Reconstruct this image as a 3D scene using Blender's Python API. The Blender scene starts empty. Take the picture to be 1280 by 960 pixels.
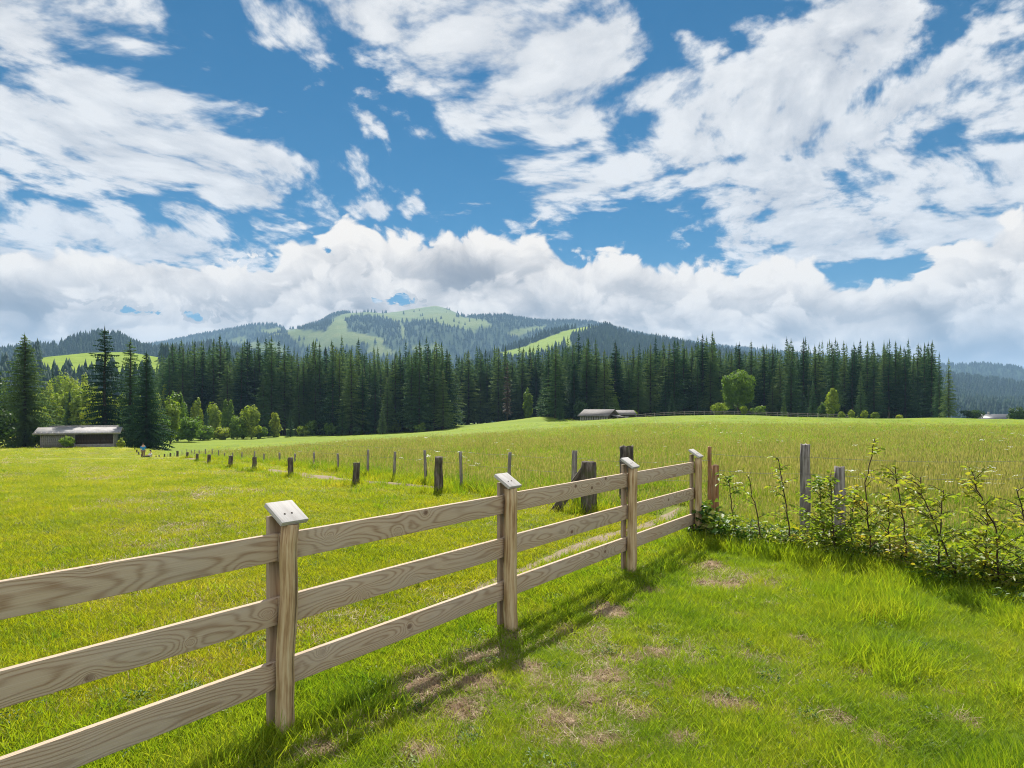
import bpy, bmesh, math, random
import numpy as np
from mathutils import Vector, Matrix, noise as mnoise

R = math.radians
F = 850.0            # focal length in photo pixels (1280 wide)
HX, HY = 640.0, 516.0
EYE = 1.7
rng = np.random.default_rng(7)
random.seed(7)

scene = bpy.context.scene
col = scene.collection

# ------------------------------------------------------------------ node helpers
class E:
    """tiny expression wrapper round a float/vector socket"""
    def __init__(s, t, sock): s.t, s.s = t, sock
    def _m(s, op, *a, clamp=False):
        n = s.t.nodes.new('ShaderNodeMath'); n.operation = op; n.use_clamp = clamp
        for i, v in enumerate((s,) + a):
            if isinstance(v, E): s.t.links.new(v.s, n.inputs[i])
            else: n.inputs[i].default_value = float(v)
        return E(s.t, n.outputs[0])
    def __add__(s, o): return s._m('ADD', o)
    __radd__ = __add__
    def __mul__(s, o): return s._m('MULTIPLY', o)
    __rmul__ = __mul__
    def __sub__(s, o): return s._m('SUBTRACT', o)
    def __rsub__(s, o): return (s * -1.0) + o
    def __truediv__(s, o): return s._m('DIVIDE', o)
    def __rtruediv__(s, o):
        n = s.t.nodes.new('ShaderNodeMath'); n.operation = 'DIVIDE'; n.inputs[0].default_value = float(o)
        s.t.links.new(s.s, n.inputs[1]); return E(s.t, n.outputs[0])
    def __pow__(s, o): return s._m('POWER', o)
    def max(s, o): return s._m('MAXIMUM', o)
    def min(s, o): return s._m('MINIMUM', o)
    def abs(s): return s._m('ABSOLUTE')
    def sin(s): return s._m('SINE')
    def exp(s): return s._m('EXPONENT')
    def sqrt(s): return s._m('SQRT')
    def clamp(s): return s._m('ADD', 0.0, clamp=True)
    def smooth(s, a, b, lo=0.0, hi=1.0):
        n = s.t.nodes.new('ShaderNodeMapRange'); n.interpolation_type = 'SMOOTHSTEP'
        s.t.links.new(s.s, n.inputs['Value'])
        for k, v in (('From Min', a), ('From Max', b), ('To Min', lo), ('To Max', hi)):
            n.inputs[k].default_value = v
        return E(s.t, n.outputs['Result'])

def vec(t, x, y, z):
    n = t.nodes.new('ShaderNodeCombineXYZ')
    for i, v in enumerate((x, y, z)):
        if isinstance(v, E): t.links.new(v.s, n.inputs[i])
        else: n.inputs[i].default_value = float(v)
    return E(t, n.outputs[0])

def split(t, v):
    n = t.nodes.new('ShaderNodeSeparateXYZ'); t.links.new(v.s, n.inputs[0])
    return [E(t, o) for o in n.outputs]

def noise(t, v, scale=1.0, detail=4.0, rough=0.55, lac=2.0, dist=0.0, color=False, norm=True, dim='3D'):
    n = t.nodes.new('ShaderNodeTexNoise'); n.noise_dimensions = dim
    if v is not None: t.links.new(v.s, n.inputs['Vector'])
    n.normalize = norm
    n.inputs['Scale'].default_value = scale; n.inputs['Detail'].default_value = detail
    n.inputs['Roughness'].default_value = rough; n.inputs['Lacunarity'].default_value = lac
    n.inputs['Distortion'].default_value = dist
    return E(t, n.outputs['Color' if color else 'Fac'])

def voronoi(t, v, scale=1.0, feature='F1', rand=1.0, smooth=None, out='Distance', dim='3D'):
    n = t.nodes.new('ShaderNodeTexVoronoi'); n.feature = feature; n.voronoi_dimensions = dim
    if v is not None: t.links.new(v.s, n.inputs['Vector'])
    n.inputs['Scale'].default_value = scale; n.inputs['Randomness'].default_value = rand
    if smooth is not None: n.inputs['Smoothness'].default_value = smooth
    return E(t, n.outputs[out])

def mixc(t, f, a, b, mode='MIX'):
    n = t.nodes.new('ShaderNodeMix'); n.data_type = 'RGBA'; n.blend_type = mode
    if isinstance(f, E): t.links.new(f.s, n.inputs[0])
    else: n.inputs[0].default_value = f
    for i, v in ((6, a), (7, b)):
        if isinstance(v, E): t.links.new(v.s, n.inputs[i])
        else: n.inputs[i].default_value = (v[0], v[1], v[2], 1.0)
    return E(t, n.outputs[2])

def ramp(t, f, stops, mode='LINEAR'):
    n = t.nodes.new('ShaderNodeValToRGB'); t.links.new(f.s, n.inputs[0])
    cr = n.color_ramp; cr.interpolation = mode
    while len(cr.elements) < len(stops): cr.elements.new(0.5)
    for e, (p, c) in zip(cr.elements, stops):
        e.position = p; e.color = (c[0], c[1], c[2], 1.0)
    return E(t, n.outputs[0])

def px_dir(px, py):
    X, Z = (px - HX) / F, (HY - py) / F
    return math.atan(X), math.atan(Z / math.sqrt(1 + X * X))

def at(px, d, py=None):
    """point on the ray of a photo pixel column at depth d (z only if py given)"""
    x = (px - HX) / F * d
    return (x, d, EYE + (HY - py) / F * d) if py is not None else (x, d)
# ------------------------------------------------------------------ light and sky
SUN_EL, SUN_AZ = R(52), R(-3)      # azimuth from +Y towards +X
def build_sky():
    w = bpy.data.worlds.new('World'); scene.world = w; w.use_nodes = True
    t = w.node_tree; t.nodes.clear()
    out = t.nodes.new('ShaderNodeOutputWorld'); bg = t.nodes.new('ShaderNodeBackground')
    t.links.new(bg.outputs[0], out.inputs[0])
    sky = t.nodes.new('ShaderNodeTexSky'); sky.sky_type = 'NISHITA'; sky.sun_disc = False
    sky.sun_elevation = SUN_EL; sky.sun_rotation = SUN_AZ
    sky.altitude = 900; sky.air_density = 1.0; sky.dust_density = 0.3; sky.ozone_density = 2.5
    tc = t.nodes.new('ShaderNodeTexCoord')
    D = E(t, tc.outputs['Generated'])
    x, y, z = split(t, D)
    az = x._m('ARCTAN2', y); el = z._m('ARCSINE')

    # ---- clear air between the clouds: deep polarised blue
    hsv = t.nodes.new('ShaderNodeHueSaturation')
    hsv.inputs['Saturation'].default_value = 1.62; hsv.inputs['Value'].default_value = 0.32
    hsv.inputs['Hue'].default_value = 0.488
    t.links.new(sky.outputs[0], hsv.inputs['Color'])
    blue = E(t, hsv.outputs[0])

    # ---- high broken layer (altocumulus), on a flat deck seen in perspective
    zz = z.max(0.0) + 0.16
    u, v = x / zz, y / zz
    warp = noise(t, vec(t, u, v, 3.0), 1.3, 1.0, 0.5, color=True, dim='2D')
    wx, wy, wz = split(t, warp)
    ca, sa = math.cos(R(28)), math.sin(R(28))
    uu = (u * ca - v * sa) + (wx - 0.5) * 0.35
    vv = (u * sa + v * ca) + (wy - 0.5) * 0.35
    q = vec(t, uu * 1.25, vv * 1.0, 0.0)
    n1 = noise(t, q, 1.7, 8.0, 0.66, dim='2D')
    q2 = vec(t, uu * 1.3 + 7.7, vv * 1.0, 5.0)
    n2 = noise(t, q2, 6.5, 5.0, 0.62, dim='2D')
    wq = noise(t, vec(t, uu, vv, 0.0), 9.0, 3.0, .6, color=True, dim='2D'); c1_, c2_, c3_ = split(t, wq)
    cell = 0.40 - voronoi(t, vec(t, uu * 1.15 + (c1_ - .5) * .16, vv + (c2_ - .5) * .16, 0.0), 7.5, 'SMOOTH_F1', 1.0, 0.25, dim='2D')
    q3 = vec(t, (uu - 0.012) * 1.25, (vv - 0.055) * 1.0, 0.0)      # shifted towards the sun: relief light
    n1s = noise(t, q3, 1.7, 5.0, 0.60, dim='2D')

    def blob(px, py, rx, ry, rot, amp):
        a0, e0 = px_dir(px, py)
        da, de = az - a0, el - e0
        c, s_ = math.cos(R(rot)), math.sin(R(rot))
        k = math.cos(a0) ** 2
        g = da * c / (rx / F * k) + de * (-s_) / (rx / F * k)
        h = da * s_ / (ry / F * k ** .5) + de * c / (ry / F * k ** .5)
        return ((g * g + h * h) * -1.0).exp() * amp
    UP = [(60, 60, 230, 105, 24, 1.45), (220, 185, 120, 45, 26, .75), (0, 140, 190, 60, 10, .8),
          (10, 225, 140, 34, 10, .8), (70, 280, 170, 42, 12, .95), (-60, 310, 170, 80, 0, 1.0),
          (260, 312, 190, 24, 6, .75),
          (600, 50, 210, 70, 16, .85), (440, 20, 110, 45, 28, .55), (590, 160, 85, 32, 26, .75), (760, 110, 120, 85, 20, .8),
          (725, 190, 100, 50, -20, .8), (690, 240, 55, 45, -40, .7),
          (960, 120, 150, 75, -22, .95), (880, 175, 110, 40, -10, .7), (1130, 190, 240, 110, -8, .95), (1010, 270, 150, 50, -12, .8),
          (1240, 260, 160, 90, 0, .8), (1280, 120, 130, 70, -15, .6), (1080, 40, 120, 35, -10, .5), (1260, 12, 90, 25, -20, .5),
          (1030, 300, 160, 28, -8, .5), (935, 305, 60, 14, 0, .5),
          (456, 152, 22, 20, 0, 1.0), (517, 252, 22, 13, 0, .66), (470, 263, 20, 13, 0, .62), (412, 208, 30, 11, 10, .8), (360, 205, 40, 16, 15, .75),
          (390, 237, 18, 12, 0, .6), (325, 243, 30, 12, 10, .6), (345, 75, 40, 25, 45, .5), (856, 46, 14, 12, 0, .6), (842, 284, 18, 10, 10, .6), (1270, 265, 40, 30, 0, -.3),
          # clear gaps
          (150, 250, 110, 16, 22, -.6), (290, 55, 55, 55, 30, -.55), (400, 150, 75, 55, 30, -.5), (430, 100, 45, 60, 20, -.25), (560, 230, 80, 36, 10, -.35), (1165, 62, 130, 13, -24, -.75), (880, 240, 90, 22, -10, -.35), (1090, 345, 130, 16, 4, -.9),
          (800, 290, 120, 40, 0, -.6), (600, 240, 90, 50, 20, -.5), (830, 75, 70, 22, -20, -.45), (1000, 185, 90, 8, -30, -.25)]
    M = None
    for b in UP:
        g = blob(*b); M = g if M is None else M + g
    dens = M.min(1.0) - 0.24 + (n1 - 0.5) * 2.6 + (n2 - 0.5) * 2.1 + cell * 1.15
    a_up = dens.smooth(-0.13, 0.75)
    rel = (n1 - n1s) * 3.0
    lum = (rel * 0.5 + 0.91 + cell * .40 + dens.smooth(0.3, 1.3) * -0.12 + (n2 - 0.5) * 0.48).max(0.36).min(1.0)
    upc = ramp(t, lum, [(0.0, (.22, .27, .36)), (0.40, (.40, .45, .54)), (0.70, (.72, .74, .78)), (1.0, (1.0, 1.0, 1.0))])

    # ---- cumulus bank over the hills
    tops = [(-140, 335), (0, 318), (60, 312), (120, 316), (200, 318), (250, 322), (330, 318), (380, 300), (425, 283), (440, 277), (475, 290), (520, 301),
            (560, 291), (600, 293), (640, 306), (668, 292), (690, 306), (735, 324), (790, 317), (840, 334), (880, 330), (930, 338), (975, 324), (1040, 352), (1090, 362), (1130, 350),
            (1170, 318), (1230, 290), (1285, 262), (1400, 240)]
    fc = t.nodes.new('ShaderNodeFloatCurve')
    A0, A1 = px_dir(-140, 500)[0], px_dir(1400, 500)[0]
    E0, E1 = 0.0, 0.45
    cm = fc.mapping; cv = cm.curves[0]
    pts = []
    for px, py in tops:
        a, e = px_dir(px, py)
        pts.append(((a - A0) / (A1 - A0), (e - E0) / (E1 - E0)))
    while len(cv.points) < len(pts): cv.points.new(0.5, 0.5)
    for p, (a, b) in zip(cv.points, pts): p.location = (a, b)
    cm.update()
    t.links.new(((az - A0) / (A1 - A0)).s, fc.inputs['Value'])
    top = E(t, fc.outputs[0]) * (E1 - E0) + E0

    wn = noise(t, vec(t, az, el * 1.25, 0.0), 9.0, 2.0, 0.5, color=True, dim='2D')
    w1, w2, w3 = split(t, wn)
    bx, by = az + (w1 - .5) * 0.06, el * 1.2 + (w2 - .5) * 0.06
    f0 = noise(t, vec(t, bx, by, 0.0), 26.0, 6.0, 0.62, dim='2D')
    f1_ = noise(t, vec(t, bx + 3.3, by, 0.0), 30.0, 6.0, 0.62, dim='2D')
    def field(dz, da):
        p2 = vec(t, bx + da + (f0 - .5) * 0.024, by + dz * 1.2 + (f1_ - .5) * 0.024, 0.0)
        bil = 0.55 - voronoi(t, p2, 11.0, 'SMOOTH_F1', 1.0, 0.35, dim='2D')
        bil2 = 0.55 - voronoi(t, p2, 27.0, 'SMOOTH_F1', 1.0, 0.22, dim='2D')
        bil3 = 0.55 - voronoi(t, p2, 62.0, 'SMOOTH_F1', 1.0, 0.2, dim='2D')
        return bil * 0.50 + bil2 * 0.42 + bil3 * 0.20
    hc0 = field(0.0, 0.0)
    h0 = hc0 + (f0 - .5) * 0.5
    gaps = None
    for g in [(205, 391, 95, 9, 3, 2.4), (500, 377, 52, 10, 0, 2.2), (95, 288, 60, 14, 20, 1.5), (205, 305, 60, 9, 5, 1.5), (300, 325, 60, 14, 5, 1.6), (410, 312, 25, 10, 20, 1.0), (470, 345, 40, 14, 20, .9)]:
        b = blob(*g); gaps = b if gaps is None else gaps + b
    gaps = gaps * (0.62 + (f0 - .5) * 4.0 + (n1 - .5) * 2.0).max(0.0)
    gray = None
    for g in [(600, 345, 75, 26, 8, .46), (25, 385, 90, 40, 0, .40), (700, 400, 120, 30, 0, .10), (1120, 395, 130, 24, 5, .30), (1180, 440, 120, 20, 0, .34), (880, 400, 150, 18, 6, .10),
              (330, 385, 120, 20, 5, .08), (1230, 390, 60, 40, 0, .10), (780, 352, 40, 16, 30, .16), (440, 330, 60, 18, 10, .10), (960, 415, 60, 10, 0, .16)]:
        b = blob(*g); gray = b if gray is None else gray + b
    r1 = noise(t, vec(t, az, 2.0, 0.0), 7.0, 2.0, .5, dim='2D'); r2 = noise(t, vec(t, az, 7.0, 0.0), 8.0, 2.0, .5, dim='2D')
    # three ranks of cumulus, each bright along its crown and greyer towards its base
    rows = [(top, h0, 0.0, 1.0), (top - 0.030 - (r1 - .35) * .13, hc0 * .9 + (f1_ - .5) * .6, .03, .85), (top - 0.085 - (r2 - .4) * .10, h0 * .8 + (f1_ - .5) * .4, .06, .8)]
    lo_a, lo_c = None, None
    for k, (tp, hh, drop, am) in enumerate(rows):
        dep = (tp - el) / 0.040 + (hh - 0.05) * 1.5
        al = (dep.min(1.7) - gaps + (n1 - .5) * 0.6).smooth(0.0, .30)
        lum2 = (0.90 - drop - dep.smooth(.15, 2.3) * .40 + hc0 * .78 + (f0 - .5) * .55 + (f1_ - .5) * .2 - gray).max(0.10).min(1.0)
        if lo_a is None: lo_a, lo_l = al, lum2
        else:
            al = al * am
            lo_l = lo_l * (1.0 - al) + lum2 * al
            lo_a = lo_a.max(al)
    a_lo = lo_a
    loc = ramp(t, lo_l, [(0.0, (.20, .21, .24)), (0.35, (.36, .37, .40)), (0.62, (.62, .62, .63)), (0.82, (.86, .85, .84)), (1.0, (1.06, 1.04, 1.0))])

    CL = 4.45                                                   # cloud radiance before the Background strength
    def scl(c, k):
        n = t.nodes.new('ShaderNodeVectorMath'); n.operation = 'SCALE'
        t.links.new(c.s, n.inputs[0]); n.inputs['Scale'].default_value = k
        return E(t, n.outputs[0])
    c1 = mixc(t, a_up * el.smooth(0.05, 0.2), blue, scl(upc, CL))
    c2 = mixc(t, a_lo, c1, mixc(t, 1.0, loc, (CL * 1.18, CL * 1.10, CL * 1.01), 'MULTIPLY'))
    # unseen sun-facing clouds behind the viewer, closed and brightened to add fill light
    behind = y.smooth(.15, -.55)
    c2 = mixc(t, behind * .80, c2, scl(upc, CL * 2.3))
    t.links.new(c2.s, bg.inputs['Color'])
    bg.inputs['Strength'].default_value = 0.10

    su = bpy.data.lights.new('sun', 'SUN'); so = bpy.data.objects.new('sun', su); col.objects.link(so)
    su.energy = 4.6; su.angle = R(0.53); su.color = (1.0, .955, .88)
    d = Vector((math.sin(SUN_AZ) * math.cos(SUN_EL), math.cos(SUN_AZ) * math.cos(SUN_EL), math.sin(SUN_EL)))
    so.rotation_euler = (-d).to_track_quat('-Z', 'Y').to_euler(); so.location = (0, 0, 60)

def build_camera():
    cd = bpy.data.cameras.new('camera'); co = bpy.data.objects.new('camera', cd); col.objects.link(co)
    cd.sensor_width = 36; cd.lens = F / 1280 * 36; cd.shift_y = 36 / 1280
    co.location = (0, 0, EYE); co.rotation_euler = (R(90), 0, 0)
    cd.clip_start = 0.05; cd.clip_end = 40000
    scene.camera = co
    scene.view_settings.view_transform = 'Standard'; scene.view_settings.look = 'None'
    scene.view_settings.gamma = 1; scene.view_settings.use_curve_mapping = False
    scene.view_settings.exposure = 1.0
    c = scene.cycles
    c.use_denoising = True; c.denoising_input_passes = 'RGB_ALBEDO_NORMAL'; c.denoising_prefilter = 'NONE'; c.filter_width = 1.05; c.sample_clamp_indirect = 4.0
    c.max_bounces = 6; c.diffuse_bounces = 3; c.glossy_bounces = 2; c.transmission_bounces = 4
    c.transparent_max_bounces = 4; c.volume_bounces = 0
    c.caustics_reflective = False; c.caustics_refractive = False
    scene.world.cycles.sampling_method = "MANUAL"; scene.world.cycles.sample_map_resolution = 256
    c.use_adaptive_sampling = True; c.adaptive_threshold = 0.01
build_sky(); build_camera()
# ------------------------------------------------------------------ mesh helpers
MATS = {}
def mesh_np(name, V, faces_list, mat=None, smooth=False, uv=None, attrs=None):
    """V (n,3); faces_list: list of int arrays (m,k)"""
    me = bpy.data.meshes.new(name)
    V = np.asarray(V, dtype=np.float32)
    me.vertices.add(len(V)); me.vertices.foreach_set('co', V.ravel())
    loops = np.concatenate([f.ravel() for f in faces_list]).astype(np.int32)
    tot = np.concatenate([np.full(len(f), f.shape[1], np.int32) for f in faces_list])
    st = np.concatenate([[0], np.cumsum(tot)[:-1]]).astype(np.int32)
    me.loops.add(len(loops)); me.loops.foreach_set('vertex_index', loops)
    me.polygons.add(len(tot)); me.polygons.foreach_set('loop_start', st); me.polygons.foreach_set('loop_total', tot)
    if smooth: me.polygons.foreach_set('use_smooth', np.ones(len(tot), bool))
    if uv is not None:
        l = me.uv_layers.new(name='grain'); l.data.foreach_set('uv', np.asarray(uv, np.float32).ravel())
    for k, a in (attrs or {}).items():
        at_ = me.attributes.new(k, 'FLOAT', 'POINT'); at_.data.foreach_set('value', np.asarray(a, np.float32))
    me.update(calc_edges=True)
    if mat is not None: me.materials.append(mat)
    return me

def link(name, me, parent=None, loc=(0, 0, 0), rz=0.0, scale=1.0):
    o = bpy.data.objects.new(name, me); col.objects.link(o)
    o.location = loc; o.rotation_euler = (0, 0, rz)
    if scale != 1.0: o.scale = (scale,) * 3 if not isinstance(scale, tuple) else scale
    if parent is not None: o.parent = parent
    return o

def tag(o, label=None, cat=None, group=None, kind=None):
    if label: o['label'] = label
    if cat: o['category'] = cat
    if group: o['group'] = group
    if kind: o['kind'] = kind
    return o

def empty(name, loc=(0, 0, 0), rz=0.0):
    o = bpy.data.objects.new(name, None); col.objects.link(o)
    o.location = loc; o.rotation_euler = (0, 0, rz); o.empty_display_size = .2
    return o

class MB:
    """collects pieces into one mesh"""
    def __init__(s): s.V, s.Fq, s.Ft, s.n, s.uq, s.ut = [], [], [], 0, [], []
    def add(s, V, quads=None, tris=None, uq=None, ut=None):
        V = np.asarray(V, float).reshape(-1, 3)
        if quads is not None and len(quads):
            q = np.asarray(quads, int); s.Fq.append(q + s.n)
            s.uq.append(np.zeros((q.size, 2)) if uq is None else np.asarray(uq, float).reshape(-1, 2))
        if tris is not None and len(tris):
            q = np.asarray(tris, int); s.Ft.append(q + s.n)
            s.ut.append(np.zeros((q.size, 2)) if ut is None else np.asarray(ut, float).reshape(-1, 2))
        s.V.append(V); s.n += len(V)
    def tube(s, pts, rad, n=8, cap=True, jitter=0.0):
        pts = [Vector(p) for p in pts]
        rings = []; u0 = 0.0; us = []
        for i, p in enumerate(pts):
            d = (pts[min(i + 1, len(pts) - 1)] - pts[max(i - 1, 0)]).normalized()
            a = d.orthogonal().normalized() if abs(d.z) < .9 else Vector((1, 0, 0)).cross(d).normalized()
            b = d.cross(a)
            r = rad[i] if hasattr(rad, '__len__') else rad
            for k in range(n):
                th = 2 * math.pi * k / n
                rr = r * (1 + jitter * math.sin(3 * th + i) * .5 + jitter * (random.random() - .5))
                rings.append(p + a * (rr * math.cos(th)) + b * (rr * math.sin(th)))
            if i: u0 += (p - pts[i - 1]).length
            us.append(u0)
        q = []; uv = []
        for i in range(len(pts) - 1):
            for k in range(n):
                k2 = (k + 1) % n
                q.append([i * n + k, i * n + k2, (i + 1) * n + k2, (i + 1) * n + k])
                w = 0.5
                uv += [(us[i], k / n * w), (us[i], (k + 1) / n * w), (us[i + 1], (k + 1) / n * w), (us[i + 1], k / n * w)]
        V = [tuple(v) for v in rings]; t = []
        if cap:
            V.append(tuple(pts[-1])); c = len(V) - 1; base = (len(pts) - 1) * n
            t = [[base + k, base + (k + 1) % n, c] for k in range(n)]
            V.append(tuple(pts[0])); c0 = len(V) - 1
            t += [[(k + 1) % n, k, c0] for k in range(n)]
        s.add(V, q, t, uq=uv)
    def box(s, o, ax, ay, az, bev=0.0):
        """box spanned from corner-centre o by half vectors; uv in metres along ax"""
        o, ax, ay, az = (np.asarray(v, float) for v in (o, ax, ay, az))
        L = [np.linalg.norm(v) for v in (ax, ay, az)]
        me_b = bmesh.new(); bmesh.ops.create_cube(me_b, size=2.0)
        if bev:
            for v in me_b.verts: v.co = Vector((v.co.x * L[0], v.co.y * L[1], v.co.z * L[2]))
            bmesh.ops.bevel(me_b, geom=me_b.edges[:], offset=bev, segments=2, affect='EDGES', profile=.6)
            for v in me_b.verts: v.co = Vector((v.co.x / L[0], v.co.y / L[1], v.co.z / L[2]))
        me_b.verts.index_update()
        V = np.array([o + v.co.x * ax + v.co.y * ay + v.co.z * az for v in me_b.verts])
        q, t, uq, ut = [], [], [], []
        for f in me_b.faces:
            idx = [v.index for v in f.verts]
            nx = [abs(f.normal.x), abs(f.normal.y), abs(f.normal.z)]
            uvs = []
            for v in f.verts:
                c = v.co
                if nx[2] >= max(nx[0], nx[1]): uvs.append((c.x * L[0], c.y * L[1]))
                elif nx[1] >= nx[0]: uvs.append((c.x * L[0], c.z * L[2] + .12))
                else: uvs.append((c.y * L[1] * 0.05, c.z * L[2] + .2))
            if len(idx) == 4: q.append(idx); uq += uvs
            elif len(idx) == 3: t.append(idx); ut += uvs
            else:
                for k in range(1, len(idx) - 1):
                    t.append([idx[0], idx[k], idx[k + 1]]); ut += [uvs[0], uvs[k], uvs[k + 1]]
        me_b.free()
        s.add(V, q, t, uq, ut)
    def mesh(s, name, mat, smooth=False):
        fl, uv = [], []
        if s.Fq: fl.append(np.concatenate(s.Fq)); uv.append(np.concatenate(s.uq))
        if s.Ft: fl.append(np.concatenate(s.Ft)); uv.append(np.concatenate(s.ut))
        return mesh_np(name, np.concatenate(s.V), fl, mat, smooth, np.concatenate(uv))
    def build(s, name, mat, parent=None, smooth=False, **k):
        return link(name, s.mesh(name, mat, smooth), parent, **k)

# ------------------------------------------------------------------ terrain height
CP = [  # photo column, depth, ground z
    (548, 14.2, 0.0), (445, 16.5, -.07), (363, 19.5, -.16), (318, 22, -.21), (288, 24.5, -.32), (261, 31, -.7), (246, 39, -1.1), (234, 47, -1.47),
    (222, 55, -1.95), (213, 61, -2.35), (205, 69, -2.95), (196, 79, -3.7), (180, 70, -3.1), (174, 84, -3.5), (168, 97, -3.55),
    (240, 110, -4.7), (300, 110, -3.9),
    (0, 100, -3.5), (50, 100, -3.45), (150, 100, -3.5), (-200, 100, -3.4), (0, 60, -2.3), (100, 75, -2.85), (50, 45, -1.6), (100, 22, -.3), (-150, 40, -1.3), (120, 30, -.75),
    (0, 14, -.03), (200, 14, -.02), (-300, 20, -.2), (-600, 60, -1.8),
    (300, 60, -1.9), (400, 60, -1.35), (300, 185, -5.0), (400, 185, -4.7), (480, 185, -4.2), (540, 190, -3.6), (400, 110, -3.1), (480, 110, -2.5), (560, 110, -1.7), (200, 185, -5.2), (100, 185, -4.5),
    (0, 185, -4.0), (-300, 185, -3), (580, 190, -2.7), (600, 195, -2.0), (625, 198, -1.1), (650, 200, -.2), (672, 200, .4), (620, 150, -1.2), (660, 150, -.35),
    (690, 130, -.1), (690, 160, -.5), (690, 185, -.7), (730, 125, .2), (730, 160, -.9), (760, 130, .35), (790, 140, .65), (760, 165, -.6), (800, 170, .3), (840, 150, .95), (840, 180, .7),
    (900, 150, 1.2), (900, 185, .7), (960, 150, 1.0), (1000, 150, .7), (1000, 185, .1), (1060, 150, .4), (1100, 185, -.2), (1140, 160, .25), (1180, 160, .5), (1200, 200, -.5), (1280, 150, .1), (1280, 200, -2), (1400, 150, 0), (1400, 220, -3),
    (640, 60, -.5), (640, 100, -.95), (740, 60, -.1), (740, 90, 0.0), (840, 60, .1), (840, 100, .5), (960, 60, .1), (960, 100, .5), (1100, 60, .05), (1100, 100, .3), (1280, 60, 0), (1280, 100, .1), (1500, 60, 0), (1700, 150, 0),
    (540, 60, -.8), (540, 30, -.15), (640, 30, -.05), (840, 30, 0), (1100, 30, 0), (1400, 30, 0), (460, 30, -.35),
    (700, 14, 0), (900, 10, 0), (1280, 14, 0), (1800, 20, 0)]
for p in (-900, -300, 100, 400, 640, 900, 1200, 1700):
    for d in (2.0, 4.0, 8.0): CP.append((p, d, 0.0))
for p in (-1200, -600, -200, 0, 200, 400, 600, 800, 1000, 1200, 1400, 1800, 2400):
    far = {200: -6, 400: -6, 0: -5, -200: -4}.get(p, -3 if p < 900 else -4)
    CP.append((p, 290, far)); CP.append((p, 420, far - 2)); CP.append((p, 700, -12))
_c = np.array(CP, float)
def _uv(x, y):
    y2 = np.maximum(y, 1.5)
    return np.clip((x / y2), -3.5, 3.5) * 1.6, np.log(y2)
_cu, _cv = _uv((_c[:, 0] - HX) / F * _c[:, 1], _c[:, 1])
_K = np.sqrt((_cu[:, None] - _cu) ** 2 + (_cv[:, None] - _cv) ** 2 + 0.0004)
_w = np.linalg.solve(_K + np.eye(len(_c)) * 0.004, _c[:, 2])
def ground_z(x, y):
    x, y = np.broadcast_arrays(np.asarray(x, float), np.asarray(y, float)); sh = x.shape
    x, y = x.ravel(), y.ravel(); z = np.empty(len(x))
    for i in range(0, len(x), 20000):
        u, v = _uv(x[i:i + 20000], y[i:i + 20000])
        z[i:i + 20000] = np.sqrt((u[:, None] - _cu) ** 2 + (v[:, None] - _cv) ** 2 + 0.0004) @ _w
    near = np.clip((13.0 - y) / 4.0, 0, 1)
    z = z * (1 - near)
    far = np.clip((y - 430) / 270, 0, 1)
    z = z * (1 - far) + (-14.0) * far
    side = np.clip((np.abs(x) - 420) / 300, 0, 1)
    z = z * (1 - side) + side * np.minimum(z, -4)
    return z.reshape(sh) if sh else float(z[0])

def vnoise(x, y, s, seed=0):
    """cheap value noise, vectorised"""
    x, y = np.asarray(x) * s + seed * 17.3, np.asarray(y) * s - seed * 9.1
    xi, yi = np.floor(x).astype(np.int64), np.floor(y).astype(np.int64); fx, fy = x - xi, y - yi
    fx, fy = fx * fx * (3 - 2 * fx), fy * fy * (3 - 2 * fy)
    def h(a, b):
        n = (a * 374761393 + b * 668265263 + seed * 974711) & 0x7fffffff
        n = ((n ^ (n >> 13)) * 1274126177) & 0x7fffffff
        return ((n ^ (n >> 16)) & 0xffff) / 65535.0
    return (h(xi, yi) * (1 - fx) + h(xi + 1, yi) * fx) * (1 - fy) + (h(xi, yi + 1) * (1 - fx) + h(xi + 1, yi + 1) * fx) * fy

# bare, raked-up patches of soil and thatch on the near side of the fence: photo column, row, half width, half height (px)
SOIL = [(900, 733, 32, 6), (893, 708, 10, 4), (763, 766, 24, 8), (800, 757, 14, 4), (590, 830, 16, 8), (520, 862, 26, 16), (612, 862, 28, 8), (575, 892, 18, 9), (640, 795, 12, 5), (655, 838, 16, 8),
        (815, 742, 14, 4), (915, 886, 26, 10), (1047, 900, 14, 12), (880, 880, 10, 5), (1200, 905, 14, 12), (1180, 870, 10, 8), (395, 945, 18, 9), (530, 945, 26, 10), (760, 850, 14, 8),
        (790, 830, 12, 6), (820, 820, 16, 5), (870, 838, 10, 5), (735, 880, 14, 8), (760, 935, 22, 10), (850, 935, 18, 8), (690, 905, 16, 7), (1120, 880, 12, 6), (930, 825, 12, 5), (990, 800, 9, 4),
        (1080, 845, 10, 5), (700, 790, 10, 4), (675, 862, 10, 6), (830, 860, 12, 5), (960, 760, 14, 3), (1100, 930, 16, 8), (440, 915, 14, 6), (800, 900, 16, 6), (1000, 930, 14, 7)]
def _soil_pts():
    r = []
    for px, py, hw, hh in SOIL:
        d = F * EYE / (py - HY)
        r.append((at(px, d)[0], d, hw / F * d, max(hh / F * d * d / EYE, .05)))
    return np.array(r)
_S = _soil_pts()
def soil(x, y):
    """0..1 bare soil on near ground"""
    x, y = np.asarray(x, float), np.asarray(y, float)
    m = np.zeros(x.shape)
    w = (vnoise(x, y, 9, 3) - .45) * 1.2 + (vnoise(x, y, 25, 4) - .5) * .8
    for sx, sy, hx, hy in _S:
        q = ((x - sx) / hx) ** 2 + ((y - sy) / hy) ** 2
        m = np.maximum(m, np.clip(1.28 - q * .74 + w * 1.15, 0, 1) * (q < 5))
    return m

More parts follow.
